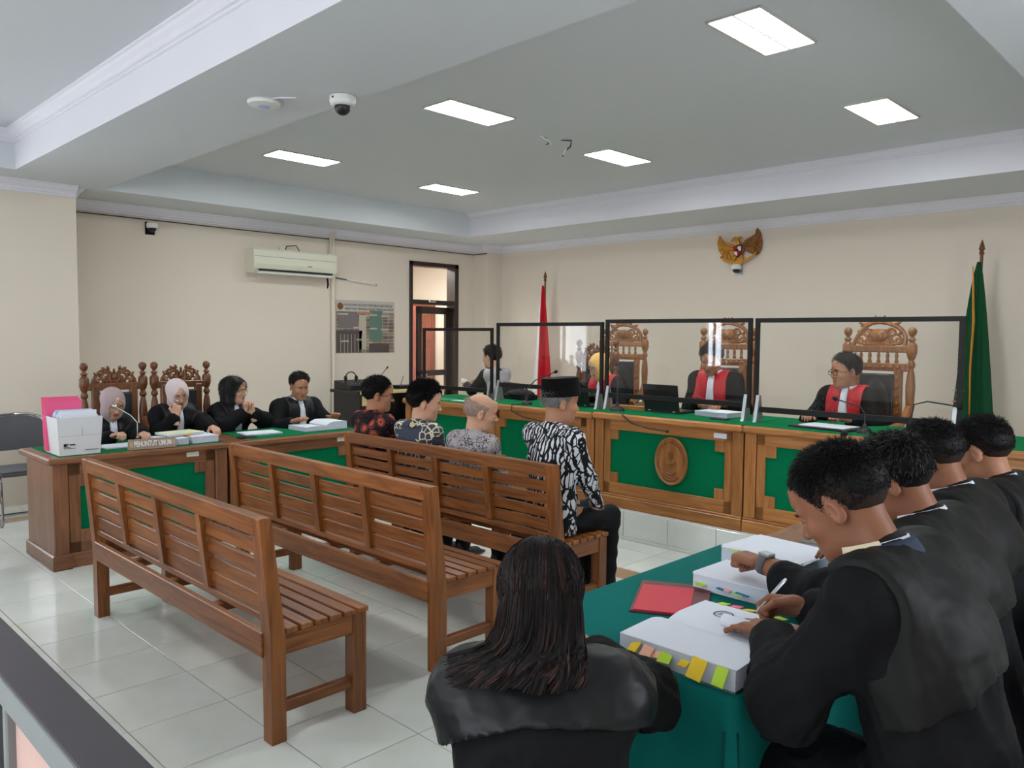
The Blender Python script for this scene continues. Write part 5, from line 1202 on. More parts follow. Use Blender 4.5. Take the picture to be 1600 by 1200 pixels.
    for z, r in ((-.0585, .0062), (-.0685, .0075)): H.add(p_cap((-.015, .0845, z), (.015, .0845, z), r*.85, r*.85), .006)
    H.sub(p_cap((-.018, .096, -.0635), (.018, .096, -.0635), .003, .003), .003)
    for x in (-1, 1):
        Re = rot((1, 0, 0), -12) @ rot((0, 0, 1), x*-18)
        H.add(p_ell((x*.077, -.012, -.008), (.0085, .0185, .031), Re), .006); H.sub(p_ell((x*.0865, -.004, -.005), (.007, .0095, .019), Re), .003); H.add(p_cap((x*.078, -.004, -.03), (x*.079, -.008, -.036), .007, .006), .006)
    nb = (nek-T*.02-hc) @ Mh/hs
    H.add(p_cap((0, -.03, -.05), nb, .05*(.86 if female else 1), .056*(.86 if female else 1)), .025)
    v, f = H.mesh(); v = smooth_v(v, f, 1, .4); cen = v[f].mean(1); lipm = (np.abs(cen[:, 0]) < .022) & (cen[:, 1] > .0835) & (np.abs(cen[:, 2]+.0635) < .0105-.2*np.abs(cen[:, 0])*.6); parts.append((Hw(v), f, lipm.astype(int)))
    hands = {}
    for i, k in enumerate((-1, 1)):
        el, wr = J[k]; fd = hdir[i]; fd = nz(wr-el) if fd is None else nz(V(fd)); pn = palm[i]; bk = -nz(V(pn)) if pn is not None else U
        bk = nz(bk-fd*(bk@fd)); xr = np.cross(fd, bk); Mn = np.stack([xr, fd, bk], 1)          # local x,y,z
        G = Field((-.085, -.1, -.11), (.085, .2, .05), hres*.92)
        for pr, kk in hand_prims(poses[i], -k if True else k): G.add(pr, kk)
        v, f = G.mesh(); hs2 = s*1.0; hands[k] = (wr, Mn); parts.append((wr+(v*hs2) @ Mn.T, f, 0))
    C = Field(lo, hi, .024)
    for pr, k in [(p_ecap(pel, che, (.15*s, .1*s), (.155*s, .1*s), Rt), .05), (p_cap(sh[-1], sh[1], .05*s, .05*s), .05), (p_cap(che, nek, .06*s, .045*s), .04)]: C.add(pr, k)
    for k in (-1, 1):
        el, wr = J[k]; C.add(p_cap(sh[k], el, .045*s, .038*s), .03); C.add(p_cap(el, wr, .037*s, .030*s), .02); C.add(p_cap(pel+Rr*k*.085*s, kn[k], .075*s, .052*s), .03); C.add(p_cap(kn[k], an[k], .05*s, .036*s), .02)
    v, f = C.mesh(); parts.append((v, f, 0))
    v, f, mi = join(parts); ch('body', v, f, [skinm, 'lip'], mi)
    # ---------------- face details
    for x in (-1, 1):
        mb = MB(); mb.cur = 0; mb.ell((0, 0, 0), (.0118, .0118, .0118), n=12, m=9)
        mb.mi = [1 if (sum(mb.v[q][1] for q in fc)/len(fc) > .0085 and abs(sum(mb.v[q][0] for q in fc)/len(fc)) < .007) else 0 for fc in mb.f]
        mb.v = [tuple(Hw(V(p)+V(x*.031, .0755, -.001))-O) for p in mb.v]; mb.build('eye', [MT['eyew'], MT['eyed']], root, smooth=True)
        mb = MB(); mb.tube([(x*.014, .094, .0165), (x*.03, .0935, .021), (x*.046, .084, .0165)], [.003, .0034, .002], 6); mb.v = [tuple(Hw(V(p))-O) for p in mb.v]; mb.build('eyebrow', MT['hblack'], root, smooth=True)
        # upper eyelid, lowered
        mb = MB(); mb.ell((0, 0, .0012), (.0132, .0130, .0122), n=14, m=12); mb.v = [tuple(Hw(V(p[0], p[1]*1.0, max(p[2], -.0055 if pt > 18 else .001))+V(x*.031, .0755, -.001))-O) for p in mb.v]; mb.build('eyelid', MT[skinm], root, smooth=True)
    if glasses:
        mb = MB()
        for x in (-1, 1):
            mb.tube([(x*.032+.021*math.cos(a), .106-.012*(abs(math.cos(a)) if math.cos(a)*x > 0 else 0)*.6, -.003+.017*math.sin(a)) for a in [2*math.pi*i/14 for i in range(15)]], .0017, 5, cap=False); mb.tube([(x*.053, .099, .003), (x*.078, .04, .003), (x*.082, -.01, .0)], .0017, 5)
        mb.tube([(-.011, .107, 0), (0, .109, .003), (.011, .107, 0)], .0017, 5); mb.v = [tuple(Hw(V(p))-O) for p in mb.v]; mb.build('glasses', MT[glasses], root, smooth=True)
    # ---------------- hair
    if hair in ('short', 'fade', 'ring', 'bob', 'long', 'quiff'):
        Hh = Field((-.14, -.16, -.2), (.14, .14, .16), hres*1.1); Q = Hh.P
        lift = {'fade': .012, 'ring': 0, 'quiff': .006}.get(hair, 0.0)
        base = p_ell((0, -.014, .03), (.0755, .096, .086))[0](Q)
        if hair == 'bob': Hh.add(p_ell((0, -.02, .033), (.088, .108, .097)), .01); Hh.add(p_ecap((0, -.03, .02), (0, -.03, -.105), (.088, .078), (.09, .074), (1, 0, 0)), .03)
        z = Q[..., 2]; hl = hairline(Q, lift)
        if hair == 'bob': az = np.arctan2(np.abs(Q[..., 0]), Q[..., 1]); hl = np.interp(az, np.radians([0, 25, 45, 60, 75, 180]), [.062, .06, .02, -.08, -.125, -.13])
        if hair == 'long': az = np.arctan2(np.abs(Q[..., 0]), Q[..., 1]); hl = np.interp(az, np.radians([0, 30, 60, 80, 180]), [.06, .05, -.02, -.08, -.1])
        clip = (hl-z)*.75
        if hair != 'bob':
            g = np.clip((z-hl)/.075, 0, 1); g = g*g*(3-2*g); th_ = {'short': .016, 'quiff': .024, 'fade': .015, 'ring': .004, 'long': .008}[hair]; fr = np.clip(Q[..., 1]/.08, 0, 1)
            Hh.d = (base-.0022-th_*g*(1+(.5*fr if hair == 'quiff' else 0))).astype(np.float32)
        if hair == 'ring': clip = np.maximum(clip, (z-.052+.25*Q[..., 1])*.8)
        d = np.maximum(Hh.d, clip.astype(np.float32)); v, f = Hh.mesh(d); v = smooth_v(v, f, 2); n = normals(v, f); cc_ = v[f].mean(1); stub = (cc_[:, 2]-hairline(cc_, lift) < (.045 if hair == 'fade' else .018)) & (hair in ('fade', 'short', 'quiff')); hp_ = [(v, f, np.where(stub, 2, 0))]
        if nstr and hair != 'long':
            up = (n[:, 2] > -.6); ids = rng.choice(np.nonzero(up)[0], nstr); P = v[ids]+rng.normal(size=(nstr, 3))*.0015; N_ = n[ids]
            comb = {'short': V(.0, .5, -.55), 'fade': V(0, .55, -.45), 'ring': V(0, -.5, -.6), 'quiff': V(.1, .6, .7), 'bob': V(0, -.1, -1)}[hair]
            topf = np.clip((P[:, 2]-.03)/.06, 0, 1)[:, None]
            D0 = N_*(.5+.5*topf)+comb+rng.normal(size=(nstr, 3))*(.25 if hair != 'bob' else .06); D0 /= np.linalg.norm(D0, axis=1, keepdims=True); D1 = D0+comb*.7+rng.normal(size=(nstr, 3))*(.2 if hair != 'bob' else .05); D1 /= np.linalg.norm(D1, axis=1, keepdims=True)
            Ln = (.011+.017*topf[:, 0])*(1.35 if hair == 'quiff' else 1) if hair != 'bob' else .05
            if hair == 'fade': Ln = .004+.02*topf[:, 0]
            sv, sf = strands(P, D0, D1, Ln, .0011); mi2 = (rng.random(nstr) < .22).astype(int); hp_.append((sv, sf, np.tile(mi2, 6)))
        v, f, mi = join(hp_); v2 = {'hsalt': 'hsalt', 'hblack': 'hblack', 'hgrey': 'hgrey', 'hbrown': 'hbrown', 'hash': 'hgrey'}[hairm]
        base_m = 'hblack' if hairm == 'hsalt' else ('hgloss' if hair == 'bob' else hairm); v2 = 'hgloss' if hair == 'bob' else v2
        ch('hair', Hw(v), f, [base_m, v2, 'stubble'], mi)
    if hijab:
        Hh = Field((-.17, -.19, -.3), (.17, .18, .17), .0065)
        for pr, k in [(p_ell((0, -.016, .03), (.089, .109, .097)), .02), (p_ell((0, .02, -.03), (.083, .084, .108)), .03), (p_cap((0, -.015, -.07), (0, -.02, -.14), .07, .074), .03)]: Hh.add(pr, k)
        Hh.sub(p_ell((0, .118, -.024), (.058, .082, .086)), .01)
        v, f = Hh.mesh(); n = normals(v, f); w = np.sin(v[:, 2]*60+np.sin(v[:, 0]*30)*2+v[:, 1]*45)*.0028*np.clip(-(v[:, 2]-.05)/.1, .15, 1); v = v+n*w[:, None]; v = smooth_v(v, f, 1); ch('headscarf', Hw(v), f, [hijab])
    # ---------------- clothes
    wide = outfit in ('prosecutor', 'judge', 'lawyer', 'lawyer_f')
    W = Field(lo, hi, rres); inf = .03 if wide else .012
    q = (W.P-nek.astype(np.float32)); qx, qy, qz = q@Rt.astype(np.float32), q@TF.astype(np.float32), q@T.astype(np.float32)
    W.add(p_ecap(pel-U*.02, che, ((.15+inf)*s, (.108+inf)*s), ((.16+inf)*s, (.108+inf*.6)*s), Rt), .05)
    W.add(p_ecap(che-T*.04*s, nek-T*.06*s, ((.15+inf*.6)*s, (.1+inf*.4)*s), (.09*s, .07*s), Rt), .05)
    W.add(p_cap(sh[-1], sh[1], (.058+inf*.4)*s, (.058+inf*.4)*s), .06)
    W.add(p_cap(nek-T*.04*s, nek-T*.008*s, .07*s, .064*s), .02)
    for k in (-1, 1):
        el, wr = J[k]; cuff = el+(wr-el)*(cuffs[(k+1)//2] or (.93 if not wide else .83))
        if wide: W.add(p_cap(sh[k]-Rt*k*.01*s, el, .062*s, .068*s), .07); W.add(p_cap(el, cuff, .066*s, .055*s), .04); W.add(p_cap(el-U*.035*s, cuff-U*.03*s, .06*s, .045*s), .04)
        else: W.add(p_cap(sh[k], el, .06*s, .053*s), .04); W.add(p_cap(el, cuff, .051*s, .041*s), .03)
    if wide:
        km = (kn[-1]+kn[1])/2; W.add(p_ecap(pel-U*.01, km+U*.0, (.19*s, .105*s), (.185*s, .08*s), Rr), .06); am = (an[-1]+an[1])/2; W.add(p_ecap(km-U*.03, am, (.18*s, .085*s), (.2*s, .1*s), Rr), .06)
    else: W.add(p_ecap(pel-U*.075*s, pel+U*.06*s, (.18*s, .125*s), (.166*s, .118*s), Rr), .04)
    W.d[W.P[..., 2] < (floor_z+.03 if wide else seat+.004)] = .1
    W.sub(p_cap(nek+T*.0*s+TF*.015*s, nek+T*.16*s+TF*.03*s, .05*s, .075*s), .012)
    if True:   # open neck in front
        W.sub(p_cap(nek+TF*.085*s-T*.035*s, nek+TF*.12*s+T*.1*s, .022*s, .06*s), .012)
    def folds(v, f, amp):
        n = normals(v, f); qq = v-nek; x = qq@Rt; z = qq@T; y = qq@TF
        L3 = np.stack([x, y, z], 1); Pw = L3+.03*np.stack([vnoise(L3+7, 9), vnoise(L3+3, 9), vnoise(L3+11, 9)], 1)
        drape = crease(Pw*np.array([1.0, 1.0, .22]), 19)*np.clip(-(z+.08)/.2, 0, 1)            # long hanging folds
        diag = crease((Pw @ np.array(Matrix.Rotation(.7, 3, 'Y'))) * np.array([1, 1, .45]), 13)  # oblique pulls across the shoulders
        w = 1.15*drape+.75*diag+.3*min(1, (.0095/rres)**2)*crease(Pw, 34)
        for k in (-1, 1):
            el, wr = J[k]; ax_ = nz(wr-el); t = (v-el)@ax_; r = np.linalg.norm(v-el, axis=1); c = np.exp(-(r/.15)**2); Q_ = np.stack([t*2.6, x*.6, y*.6], 1)+.02*vnoise(L3, 15)[:, None]; w = w+1.1*c*crease(Q_+k*3, 16)
        w = w-.4
        return v+n*(w*amp)[:, None]
    def cloth(name, d, m, amp=fold, it=1):
        v, f = W.mesh(d)
        if len(f) == 0: return
        v = smooth_v(v, f, it); v = folds(v, f, amp); return ch(name, v, f, [m])
    D = W.d
    def shell(t, *clips):
        r = np.maximum(D-t, far)
        for c in clips: r = np.maximum(r, c.astype(np.float32))
        return r
    far = np.maximum(qy-.2, np.abs(qx)-.3).astype(np.float32)
    if outfit == 'judge':
        cloth('robe', None, 'robe')
        ax = np.abs(qx); outer = .125+.0*qz
        cloth('red_lapels', shell(.011, ax-(.132-.05*np.clip(-qz-.05, 0, .4)), (.024+.03*np.clip(-qz, 0, .4))-ax, -qy-.03, -(qz+.37), ), 'redsatin', fold*.6)
        cloth('red_collar', shell(.014, ax-.13, qy-.0, -(qz+.085)), 'redsatin', fold*.6)
        cloth('jabot', shell(.019, ax-(.024+.06*np.clip(-qz, 0, .4)), .03-qy, -(qz+.34), qz-.035), 'jabot', .004)
    elif outfit == 'prosecutor':
        cloth('robe', None, 'robe'); ax = np.abs(qx)
        cloth('satin_facing', shell(.009, ax-.135, .03-ax, -qy-.02, -(qz+.4)), 'satin', fold*.6); cloth('satin_collar', shell(.010, ax-.135, qy-.0, -(qz+.09)), 'satin', .002)
        cloth('jabot', shell(.016, ax-(.024+.05*np.clip(-qz, 0, .4)), .03-qy, -(qz+.33), qz-.035), 'jabot', .004)
    elif outfit in ('lawyer', 'lawyer_f'):
        cloth('robe', None, 'robe'); ax = np.abs(qx); dn = .25 if outfit == 'lawyer' else .27
        if outfit == 'lawyer': cape = shell(.014, ax-.2, qy-.045, -(qz+dn+.12*np.abs(qx-.02)*2.0))
        else: cape = shell(.014, ax-.235, qy-.06, -(qz+.10+.3*np.clip(-qx-.03, 0, .25)))
        cloth('satin_cape', cape, 'satin2' if outfit == 'lawyer' else 'satin', fold*.8)
        
        if outfit == 'lawyer': cloth('jabot', shell(.016, ax-(.024+.05*np.clip(-qz, 0, .4)), .03-qy, -(qz+.3), qz-.035), 'jabot', .004)
    else:
        hem = -(W.P@U.astype(np.float32)-(seat+.02)); cloth('shirt', None if top is None else None, top or outfit, fold*.8)
        cloth('shirt_collar', np.maximum(np.maximum(np.maximum(D-.007, -(qz+.028)), np.abs(qx)-.1), np.abs(qy)-.1), top or outfit, .0)
    for (nm, m, fn) in extra: cloth(nm, fn(D, qx, qy, qz), m, fold*.7)
    if not wide:
        Wt = Field(lo, hi, .015)
        for k in (-1, 1):
            hipj = pel-U*.03*s+Rr*k*.085*s; Wt.add(p_cap(hipj, kn[k], .088*s, .068*s), .04); Wt.add(p_cap(kn[k], an[k]+U*.0, .066*s, .058*s), .03)
        Wt.add(p_ecap(pel-U*.04*s-Rr*.05, pel-U*.04*s+Rr*.05, (.1*s, .09*s), (.1*s, .09*s), F), .04); Wt.d[Wt.P[..., 2] < floor_z+.035] = .1
        v, f = Wt.mesh(); v = smooth_v(v, f, 1); n = normals(v, f); v = v+n*(.003*np.sin(v[:, 2]*70+v[:, 0]*40+v[:, 1]*25))[:, None]; ch('trousers', v, f, ['trouser'])
    for k in (-1, 1):
        Sf = Field(an[k]-.2, an[k]+.25, .012); a0 = V(an[k][0], an[k][1], floor_z)
        Sf.add(p_box(a0+F*.06+U*.012, (.045, .13, .012), .012, np.stack([Rr, F, U], 1)), .01); Sf.add(p_ecap(a0-F*.03+U*.04, a0+F*.13+U*.03, (.042, .035), (.04, .022), Rr), .02); Sf.add(p_cap(a0-F*.03+U*.05, a0-F*.02+U*.09, .04, .036), .02); Sf.d[Sf.P[..., 2] < floor_z+.004] = .1
        v, f = Sf.mesh(); ch('shoe', v, f, ['black'])
    def band(name, m, r0, r1, z0, z1, a0, a1, thick=.004, off=(0, 0)):
        P = []
        for i in range(7):
            u = i/6; z = z0+(z1-z0)*u; r = r0+(r1-r0)*u; P.append([tuple(nek+T*z+Rt*((r*math.cos(a)+off[0])*1.0)+TF*((r*math.sin(a))*1.08+off[1]+z*.25)-O) for a in [math.radians(a0+(a1-a0)*j/28) for j in range(29)]])
        mb = MB(); mb.grid(P); o = mb.build(name, MT[m] if isinstance(m, str) else m, root, smooth=True); q_ = o.modifiers.new('thick', 'SOLIDIFY'); q_.thickness = thick; return o
    if wide: band('white_collar', 'jabot', .071*s, .069*s, -.03*s, .046*s, -235, 55)
    return dict(band=band, pos=pos, root=root, O=O, Hw=Hw, hs=hs, Mh=Mh, hc=hc, hands=hands, nek=nek, T=T, TF=TF, Rt=Rt, ch=ch, sh=sh, J=J, s=s)
# ================================================================ THE CAST
MT['mauve'] = mat('mauve_scarf', srgb(172, 152, 154), .8, .2, noise=.05, nscale=9, bump=.15, bscale=40); MT['palepink'] = mat('pale_pink_scarf', srgb(214, 196, 198), .8, .2, noise=.04, nscale=9, bump=.15, bscale=40); MT['ochre'] = mat('yellow_scarf', srgb(222, 178, 104), .75, .2, noise=.05, nscale=9, bump=.15, bscale=40)
MT['brass'] = mat('gold_rim', srgb(196, 160, 110), .3, metal=.7)
# prosecutors
person('woman in a mauve headscarf and gold-rimmed glasses reading at the microphone', headat=(-6.45, 2.174, 1.014), pos=(-6.60, 2.20), face=6, seat=.41, s=.90, lean=16, head=(2, 22, 0), R=(-6.12, 2.06, .80), L=(-6.10, 2.27, .80), female=True, hair=None, hijab='mauve', glasses='brass', skinm='skinA', poses=('relax', 'grip'))
person('woman in a pale pink headscarf resting her hand on her chin', headat=(-6.48, 2.685, 1.064), pos=(-6.62, 2.71), face=4, seat=.42, s=.92, lean=11, head=(6, 18, 5), R=(-6.30, 2.60, .905), L=(-6.05, 2.80, .80), female=True, hair=None, hijab='palepink', glasses='chrome', skinm='skinA', poses=('relax', 'chin'), hdir=(None, (-.3, .2, 1)), palm=(None, (-1, 0, 0)), elbows=(None, (0.4, -.6, -1)))
person('woman with a black bob and clasped hands beside the robed man', headat=(-6.5, 3.192, 1.067), pos=(-6.62, 3.22), face=14, seat=.42, s=.92, lean=9, head=(-20, 4, 0), R=(-6.27, 3.16, .90), L=(-6.25, 3.22, .90), female=True, hair='bob', glasses='brass', skinm='skinA', poses=('grip', 'grip'), hdir=((.1, -.3, 1), (.1, .4, 1)), elbows=((0, 1, -.6), (0, -1, -.6)), nstr=3000)
person('heavy-set robed man with short black hair leaning over the open book', headat=(-6.45, 3.791, 1.08), pos=(-6.62, 3.80), face=2, seat=.42, s=1.04, lean=10, head=(10, 14, 0), R=(-6.12, 3.53, .80), L=(-6.12, 3.95, .81), hair='fade', skinm='skinB', poses=('flat', 'flat'), rres=.0135)
# defendants on the bench
MT['b1'] = batik('batik_rust', 'rust'); MT['b2'] = batik('batik_navy', 'navy'); MT['b3'] = batik('batik_grey', 'grey'); MT['b4'] = batik('batik_parang', 'parang')
person('man in glasses and a black and rust batik shirt, leftmost on the bench', headat=(-4.688, 3.40, 1.124), pos=(-4.62, 3.37), face=90, seat=.44, s=.94, lean=2, head=(38, 6, 0), outfit='batik', top='b1', hair='short', glasses='ink', skinm='skinB', nstr=3500, rres=.012)
person('man with spiky black hair in a grey-blue and cream batik shirt', headat=(-4.156, 3.40, 1.099), pos=(-4.10, 3.36), face=90, seat=.44, s=.93, lean=4, head=(42, 8, 0), outfit='batik', top='b2', hair='quiff', skinm='skinA', nstr=4500, rres=.012)
person('bald man with grey fringe in a pale grey floral batik shirt', headat=(-3.604, 3.40, 1.074), pos=(-3.53, 3.34), face=88, seat=.44, s=.92, lean=6, head=(36, 10, 0), outfit='batik', top='b3', hair='ring', hairm='hash', skinm='skinA', nstr=900, rres=.012)
d4 = person('man in a black velvet cap and bold black and white batik shirt', headat=(-2.945, 3.40, 1.181), pos=(-2.97, 3.36), face=84, seat=.44, s=.965, lean=2, head=(24, 6, 0), outfit='batik', top='b4', hair='ring', hairm='hgrey', skinm='skinB', nstr=2200, rres=.011)
def cap_for(p):
    Cf = Field((-.14, -.16, -.02), (.14, .16, .19), .005); Rm = rot((1, 0, 0), 9); q = (Cf.P-V(0, -.012, .09).astype(np.float32)) @ Rm
    tp = 1-.55*np.clip(q[..., 2], -.06, .1); rho = np.sqrt((q[..., 0]/(.0855*tp))**2+(q[..., 1]/(.108*tp))**2); d = np.maximum((rho-1)*.085, np.abs(q[..., 2])-.05)
    d = np.maximum(d, -((np.abs(q[..., 2]-.012-.25*q[..., 1])-.0012)+np.clip((1-rho)*.2-.001, 0, 1)*8)*.5*0-9)
    Cf.d = d.astype(np.float32)-.004; v, f = Cf.mesh(); v = smooth_v(v, f, 2)
    r = np.hypot(v[:, 0]/.0855, (v[:, 1]+.012)/.108); g = (v-V(0, -.012, .09)) @ Rm; band = np.abs(g[:, 2]-.004-.28*g[:, 1]); n = normals(v, f); v = v-n*(.0022*np.exp(-(band/.003)**2))[:, None]
    p['ch']('velvet_cap', p['Hw'](v), f, [mat('black_velvet', srgb(14, 12, 13), .85, .1, noise=.2, nscale=20, sheen=.06)])
cap_for(d4)
# judges
person('judge in a yellow headscarf and red-fronted robe', headat=(-4.543, 5.78, 1.289), pos=(-4.60, 6.0), face=-92, seat=.64, s=.92, lean=15, head=(14, 20, 0), R=(-4.50, 5.60, 1.03), L=(-4.38, 5.58, 1.03), floor_z=.22, outfit='judge', female=True, hair=None, hijab='ochre', glasses='ink', skinm='skinA')
person('middle judge in red-fronted robe bending over his papers', headat=(-3.385, 5.8, 1.379), pos=(-3.42, 6.03), face=-84, seat=.64, s=.96, lean=9, head=(0, 24, 0), R=(-3.36, 5.58, 1.03), L=(-3.13, 5.58, 1.03), floor_z=.22, outfit='judge', hair='short', skinm='skinB', poses=('relax', 'grip'))
person('right-hand judge in glasses and red-fronted robe looking aside', headat=(-2.285, 5.78, 1.325), pos=(-2.24, 6.04), face=-96, seat=.64, s=.95, lean=11, head=(26, 6, 0), R=(-2.43, 5.50, 1.0), L=(-2.12, 5.46, 1.0), floor_z=.22, outfit='judge', hair='short', glasses='ink', skinm='skinB', poses=('flat', 'relax'))
# clerk
MT['vest'] = mat('black_shirt', srgb(30, 30, 34), .75, .2, bump=.2, bscale=14); MT['greywhite'] = mat('window_reflection_grey', srgb(176, 172, 176), .8, .2)  # pale grey paints a window reflection onto the clerk's back
ck = person('clerk in a black shirt with a pale sleeve holding a phone behind the screens', headat=(-6.152, 5.95, 1.33), pos=(-6.02, 5.98), face=186, seat=.64, s=.94, lean=4, head=(0, 6, 0), R=(-6.40, 6.06, 1.03), L=(-6.47, 5.88, 1.02), floor_z=.22, outfit='batik', top='vest', hair='short', skinm='skinA', poses=('grip', 'relax'),
            extra=[('painted_reflection', 'greywhite', lambda D, x, y, z: np.maximum(np.maximum(D-.008, y+.02), -(z+.3)))])
wr, Mn = ck['hands'][-1]
pc = wr+Mn @ V(0.0, .11, -.03); o = box('mobile_phone', None, MT['white'], (-.035, -.07, -.004), (.035, .07, .004), .003); o.location = tuple(pc); o.rotation_euler = (math.radians(60), math.radians(12), math.radians(70)); tag(o, 'white mobile phone held up by the clerk', 'phone')
# lawyers at the right
m1 = person('robed man in the right foreground writing in the open case file', headat=(-0.711, 1.797, 1.18), pos=(-.36, 1.90), face=180, seat=.46, s=1.0, lean=22, head=(-4, 34, 0), R=(-.87, 1.985, .855), L=(-.86, 1.80, .842), outfit='lawyer', hair='fade', skinm='skinC', poses=('flat', 'grip'), hdir=((-.95, .25, -.12), (-.95, -.15, -.1)), palm=((0.1, 0, -1), (-.1, -.75, -.6)), elbows=((.3, -.9, -.6), (.3, .8, -.7)), hres=.0036, rres=.0095, nstr=9000, fold=.008)
m1['band']('shirt_collar', mat('navy_collar', srgb(38, 48, 70), .8), .081, .077, -.03, .042, -200, 10, .006); m1['band']('cream_collar', mat('cream_collar', srgb(222, 206, 176), .8), .075, .073, -.02, .052, -250, -150, .004)
m2 = person('greying robed man wearing a watch, second from the camera', headat=(-0.812, 2.438, 1.139), pos=(-.42, 2.46), face=180, seat=.42, s=.98, lean=20, head=(-6, 30, 0), L=(-1.11, 2.22, .875), R=(-.95, 2.60, .84), outfit='lawyer', hair='short', hairm='hsalt', skinm='skinC', poses=('fist', 'relax'), cuffs=(.55, None), hdir=((-.95, .2, .05), None), elbows=((.3, -.8, -.7), None), hres=.0042, rres=.011, nstr=7000, fold=.007)
m3 = person('robed man with a white collar, third from the camera', headat=(-0.883, 3.028, 1.133), pos=(-.50, 3.06), face=180, seat=.42, s=.98, lean=19, head=(4, 26, 0), L=(-1.0, 2.95, .83), R=(-.98, 3.15, .83), outfit='lawyer', hair='fade', skinm='skinC', hres=.0045, rres=.012, nstr=5000, fold=.006)
m4 = person('robed man in profile at the right edge, farthest lawyer', headat=(-0.841, 3.489, 1.122), pos=(-.47, 3.50), face=180, seat=.46, s=1.0, lean=17, head=(6, 18, 0), L=(-1.0, 3.42, .83), R=(-1.0, 3.62, .83), outfit='lawyer', hair='fade', skinm='skinB', hres=.0045, rres=.012, nstr=5000, fold=.006)
for p, (x, y), lb_ in ((m1, m1['pos'], 'black chair under the robed man writing in the foreground'), (m2, m2['pos'], 'black chair under the greying robed man with the watch'), (m3, m3['pos'], 'black chair under the third robed man'), (m4, m4['pos'], 'black chair under the robed man at the right edge')):
    plain_chair('banquet_chair', lb_, (x+.03, y, 0), math.radians(-90), MT['greyf'], .80, 'chairs of the lawyers')
# the woman in front
wm = person('woman with long dark hair in a black robe seen from behind', headat=(-1.091, 1.203, 1.004), pos=(-1.02, 1.10), face=132, seat=.43, s=.86, lean=22, head=(0, 30, 0), R=(-1.17, 1.47, .80), L=(-1.36, 1.40, .72), outfit='lawyer_f', female=True, hair='long', hairm='hbrown', skinm='skinB', poses=('relax', 'relax'), elbows=((-.5, -.5, -.9), (.74, .6, -.45)), hres=.0045, rres=.0085, fold=.008)
st = thing('stool', 'low stool under the long-haired woman in the foreground', 'stool', (wm['pos'][0], wm['pos'][1], 0), math.radians(42))
box('seat', st, MT['greyf'], (-.18, -.18, .37), (.18, .18, .425), .018)
for sx in (-1, 1):
    for sy in (-1, 1): MB().tube([(sx*.17, sy*.17, 0), (sx*.15, sy*.15, .38)], .012, 8).build('leg', MT['chrome'], st, smooth=True)
for (x, y, a, t_) in ((-6.66, 3.22, 104, 'low dark chair under the woman with the black bob'), (-6.66, 3.80, 92, 'low dark chair under the heavy-set robed man')):
    plain_chair('desk_chair', t_, (x, y, 0), math.radians(a), MT['greyf'], .80, 'low chairs behind the prosecutors desk')
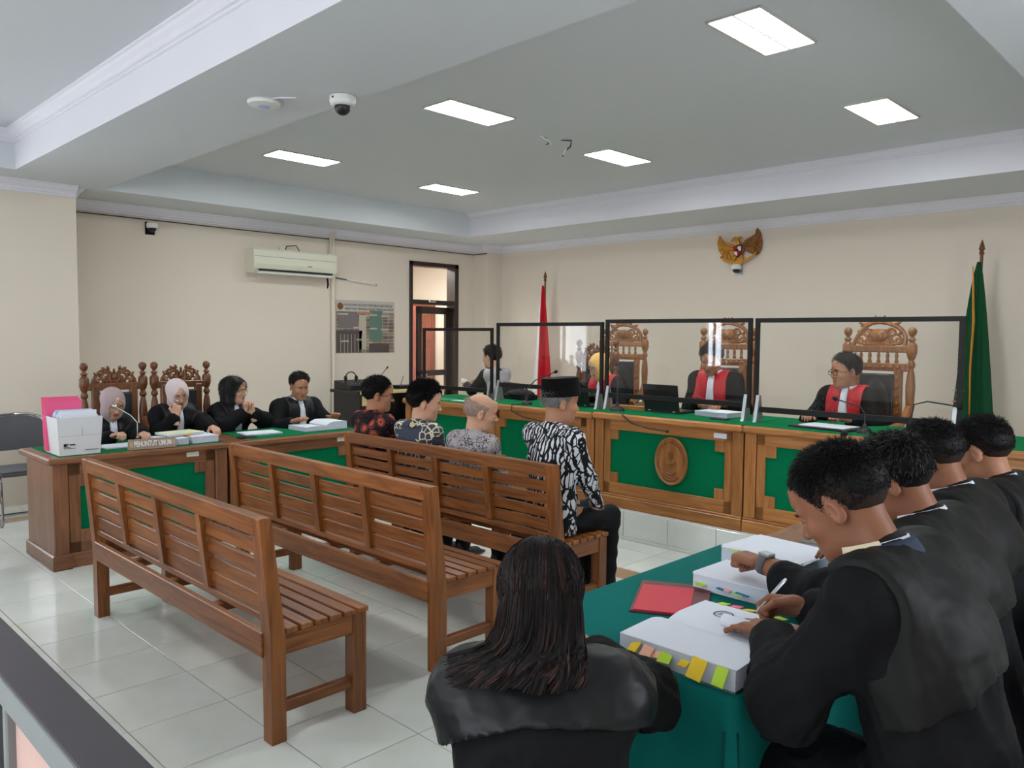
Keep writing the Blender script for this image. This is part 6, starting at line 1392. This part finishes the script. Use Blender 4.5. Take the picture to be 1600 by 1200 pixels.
def long_hair(p, n=9000):
    Hw, hc, nek, T, TF, Rt = p['Hw'], p['hc'], p['nek'], p['T'], p['TF'], p['Rt']; m = 15; r0 = V(.09, .111, .1); c0 = V(0, -.016, .03)
    ph = np.radians(rng.uniform(38, 128, n)); sd = rng.choice([-1., 1.], n); a = rng.uniform(0, 1, n)**.9        # a: 0 = back centre, 1 = front side
    st = np.stack([sd*.05+rng.normal(size=n)*.02, np.cos(ph), np.sin(ph)], 1); st /= np.linalg.norm(st, axis=1, keepdims=True)
    az = np.radians(180-110*a); en = np.stack([sd*np.sin(az)*.95, np.cos(az)*.95, np.full(n, -.34)], 1); en /= np.linalg.norm(en, axis=1, keepdims=True)
    lock = np.round((sd*(1-a)*.0+sd*a)*9)/9; Ln = rng.uniform(.5, 1.05, n)*(1-.1*np.abs(lock))+.13*np.sin(lock*17); lay = rng.uniform(0, 1, n)
    C = np.zeros((n, m, 3)); Nv = np.zeros((n, m, 3)); k1 = 8
    om = np.arccos(np.clip((st*en).sum(1), -1, 1))
    for k in range(k1+1):
        t = k/k1; q = (np.sin((1-t)*om)[:, None]*st+np.sin(t*om)[:, None]*en)/np.sin(om)[:, None]; q /= np.linalg.norm(q, axis=1, keepdims=True)
        e = q*r0*(1+.05*lay[:, None]+.02*math.sin(t*3))+c0; C[:, k] = Hw(e); Nv[:, k] = (Hw(e+q*.01)-Hw(e))
    sx = (C[:, k1]-hc)@Rt; wob = rng.normal(size=n)
    for k in range(k1+1, m):
        t = (k-k1)/(m-1-k1); bl = min(1, t*1.35); bl = bl*bl*(3-2*bl)
        side = sx*(1.0+.16*t)+(-.035*t*t)+.008*np.sin(lock*31+t*4)*t+.006*wob*t*t - .03*t*t*np.clip(-sx/.09, 0, 1)*lay; back = -.09-.024*np.sin(t*2.4)-.012*t-.028*lay*(1-.3*t)+.055*np.clip(np.abs(sx)/.09-.45, 0, 1)
        end = nek+Rt*side[:, None]+TF*back[:, None]+T*(.055-.085*t*Ln)[:, None]; C[:, k] = C[:, k1]*(1-bl)+end*bl - T*(.02*math.sin(math.pi*bl)); Nv[:, k] = -TF+Rt*np.sign(sx)[:, None]*.3
    Nv /= np.linalg.norm(Nv, axis=2, keepdims=True)+1e-9
    v, f = ribbons(C, .0024, Nv); mi = (np.repeat(rng.random(n) < .22, (m-1))).astype(int)
    MT['hred'] = hairmat('reddish_hair', srgb(58, 36, 32), .42)
    p['ch']('long_hair', v, f, ['hblack', 'hred'], mi)
long_hair(wm)
# pen, watch
wr, Mn = m1['hands'][1]; a = wr+Mn @ V(-.035, .105, -.055); b = wr+Mn @ V(-.02, .06, .06)
pen = thing('ballpoint_pen', 'slim grey pen in the right hand of the writing man', 'pen', tuple(a)); MB().tube([(0, 0, 0), tuple((b-a)*.12), tuple((b-a))], [.001, .0045, .005], 8).build('barrel', MT['alu'], pen, smooth=True)
MB().tube([tuple((b-a)*.99), tuple((b-a)*1.1)], [.005, .0035], 8).build('cap', MT['white'], pen, smooth=True)
wr, Mn = m2['hands'][-1]; wa = thing('wrist_watch', 'square smartwatch with a grey strap on the wrist of the greying man', 'watch', tuple(wr))
mb = MB(); ring = [wr*0+Mn @ V(.031*math.cos(t), -.018, .028*math.sin(t)) for t in [2*math.pi*i/20 for i in range(21)]]
P = [[tuple(q+Mn @ V(0, dy, 0)) for dy in (-.012, .012)] for q in ring]; mb.grid(P); st = mb.build('strap', MT['greyf'], wa, smooth=True); sm = st.modifiers.new('thick', 'SOLIDIFY'); sm.thickness = .004; sm.offset = 1
mb = MB(); RR = Matrix(Mn.tolist()); mb.box((-.017, -.02, -.005), (.017, .02, .005), .003); mb.v = [tuple(Mn @ (V(p)+V(0, -.018, .033))) for p in mb.v]; mb.build('case', MT['alu'], wa)
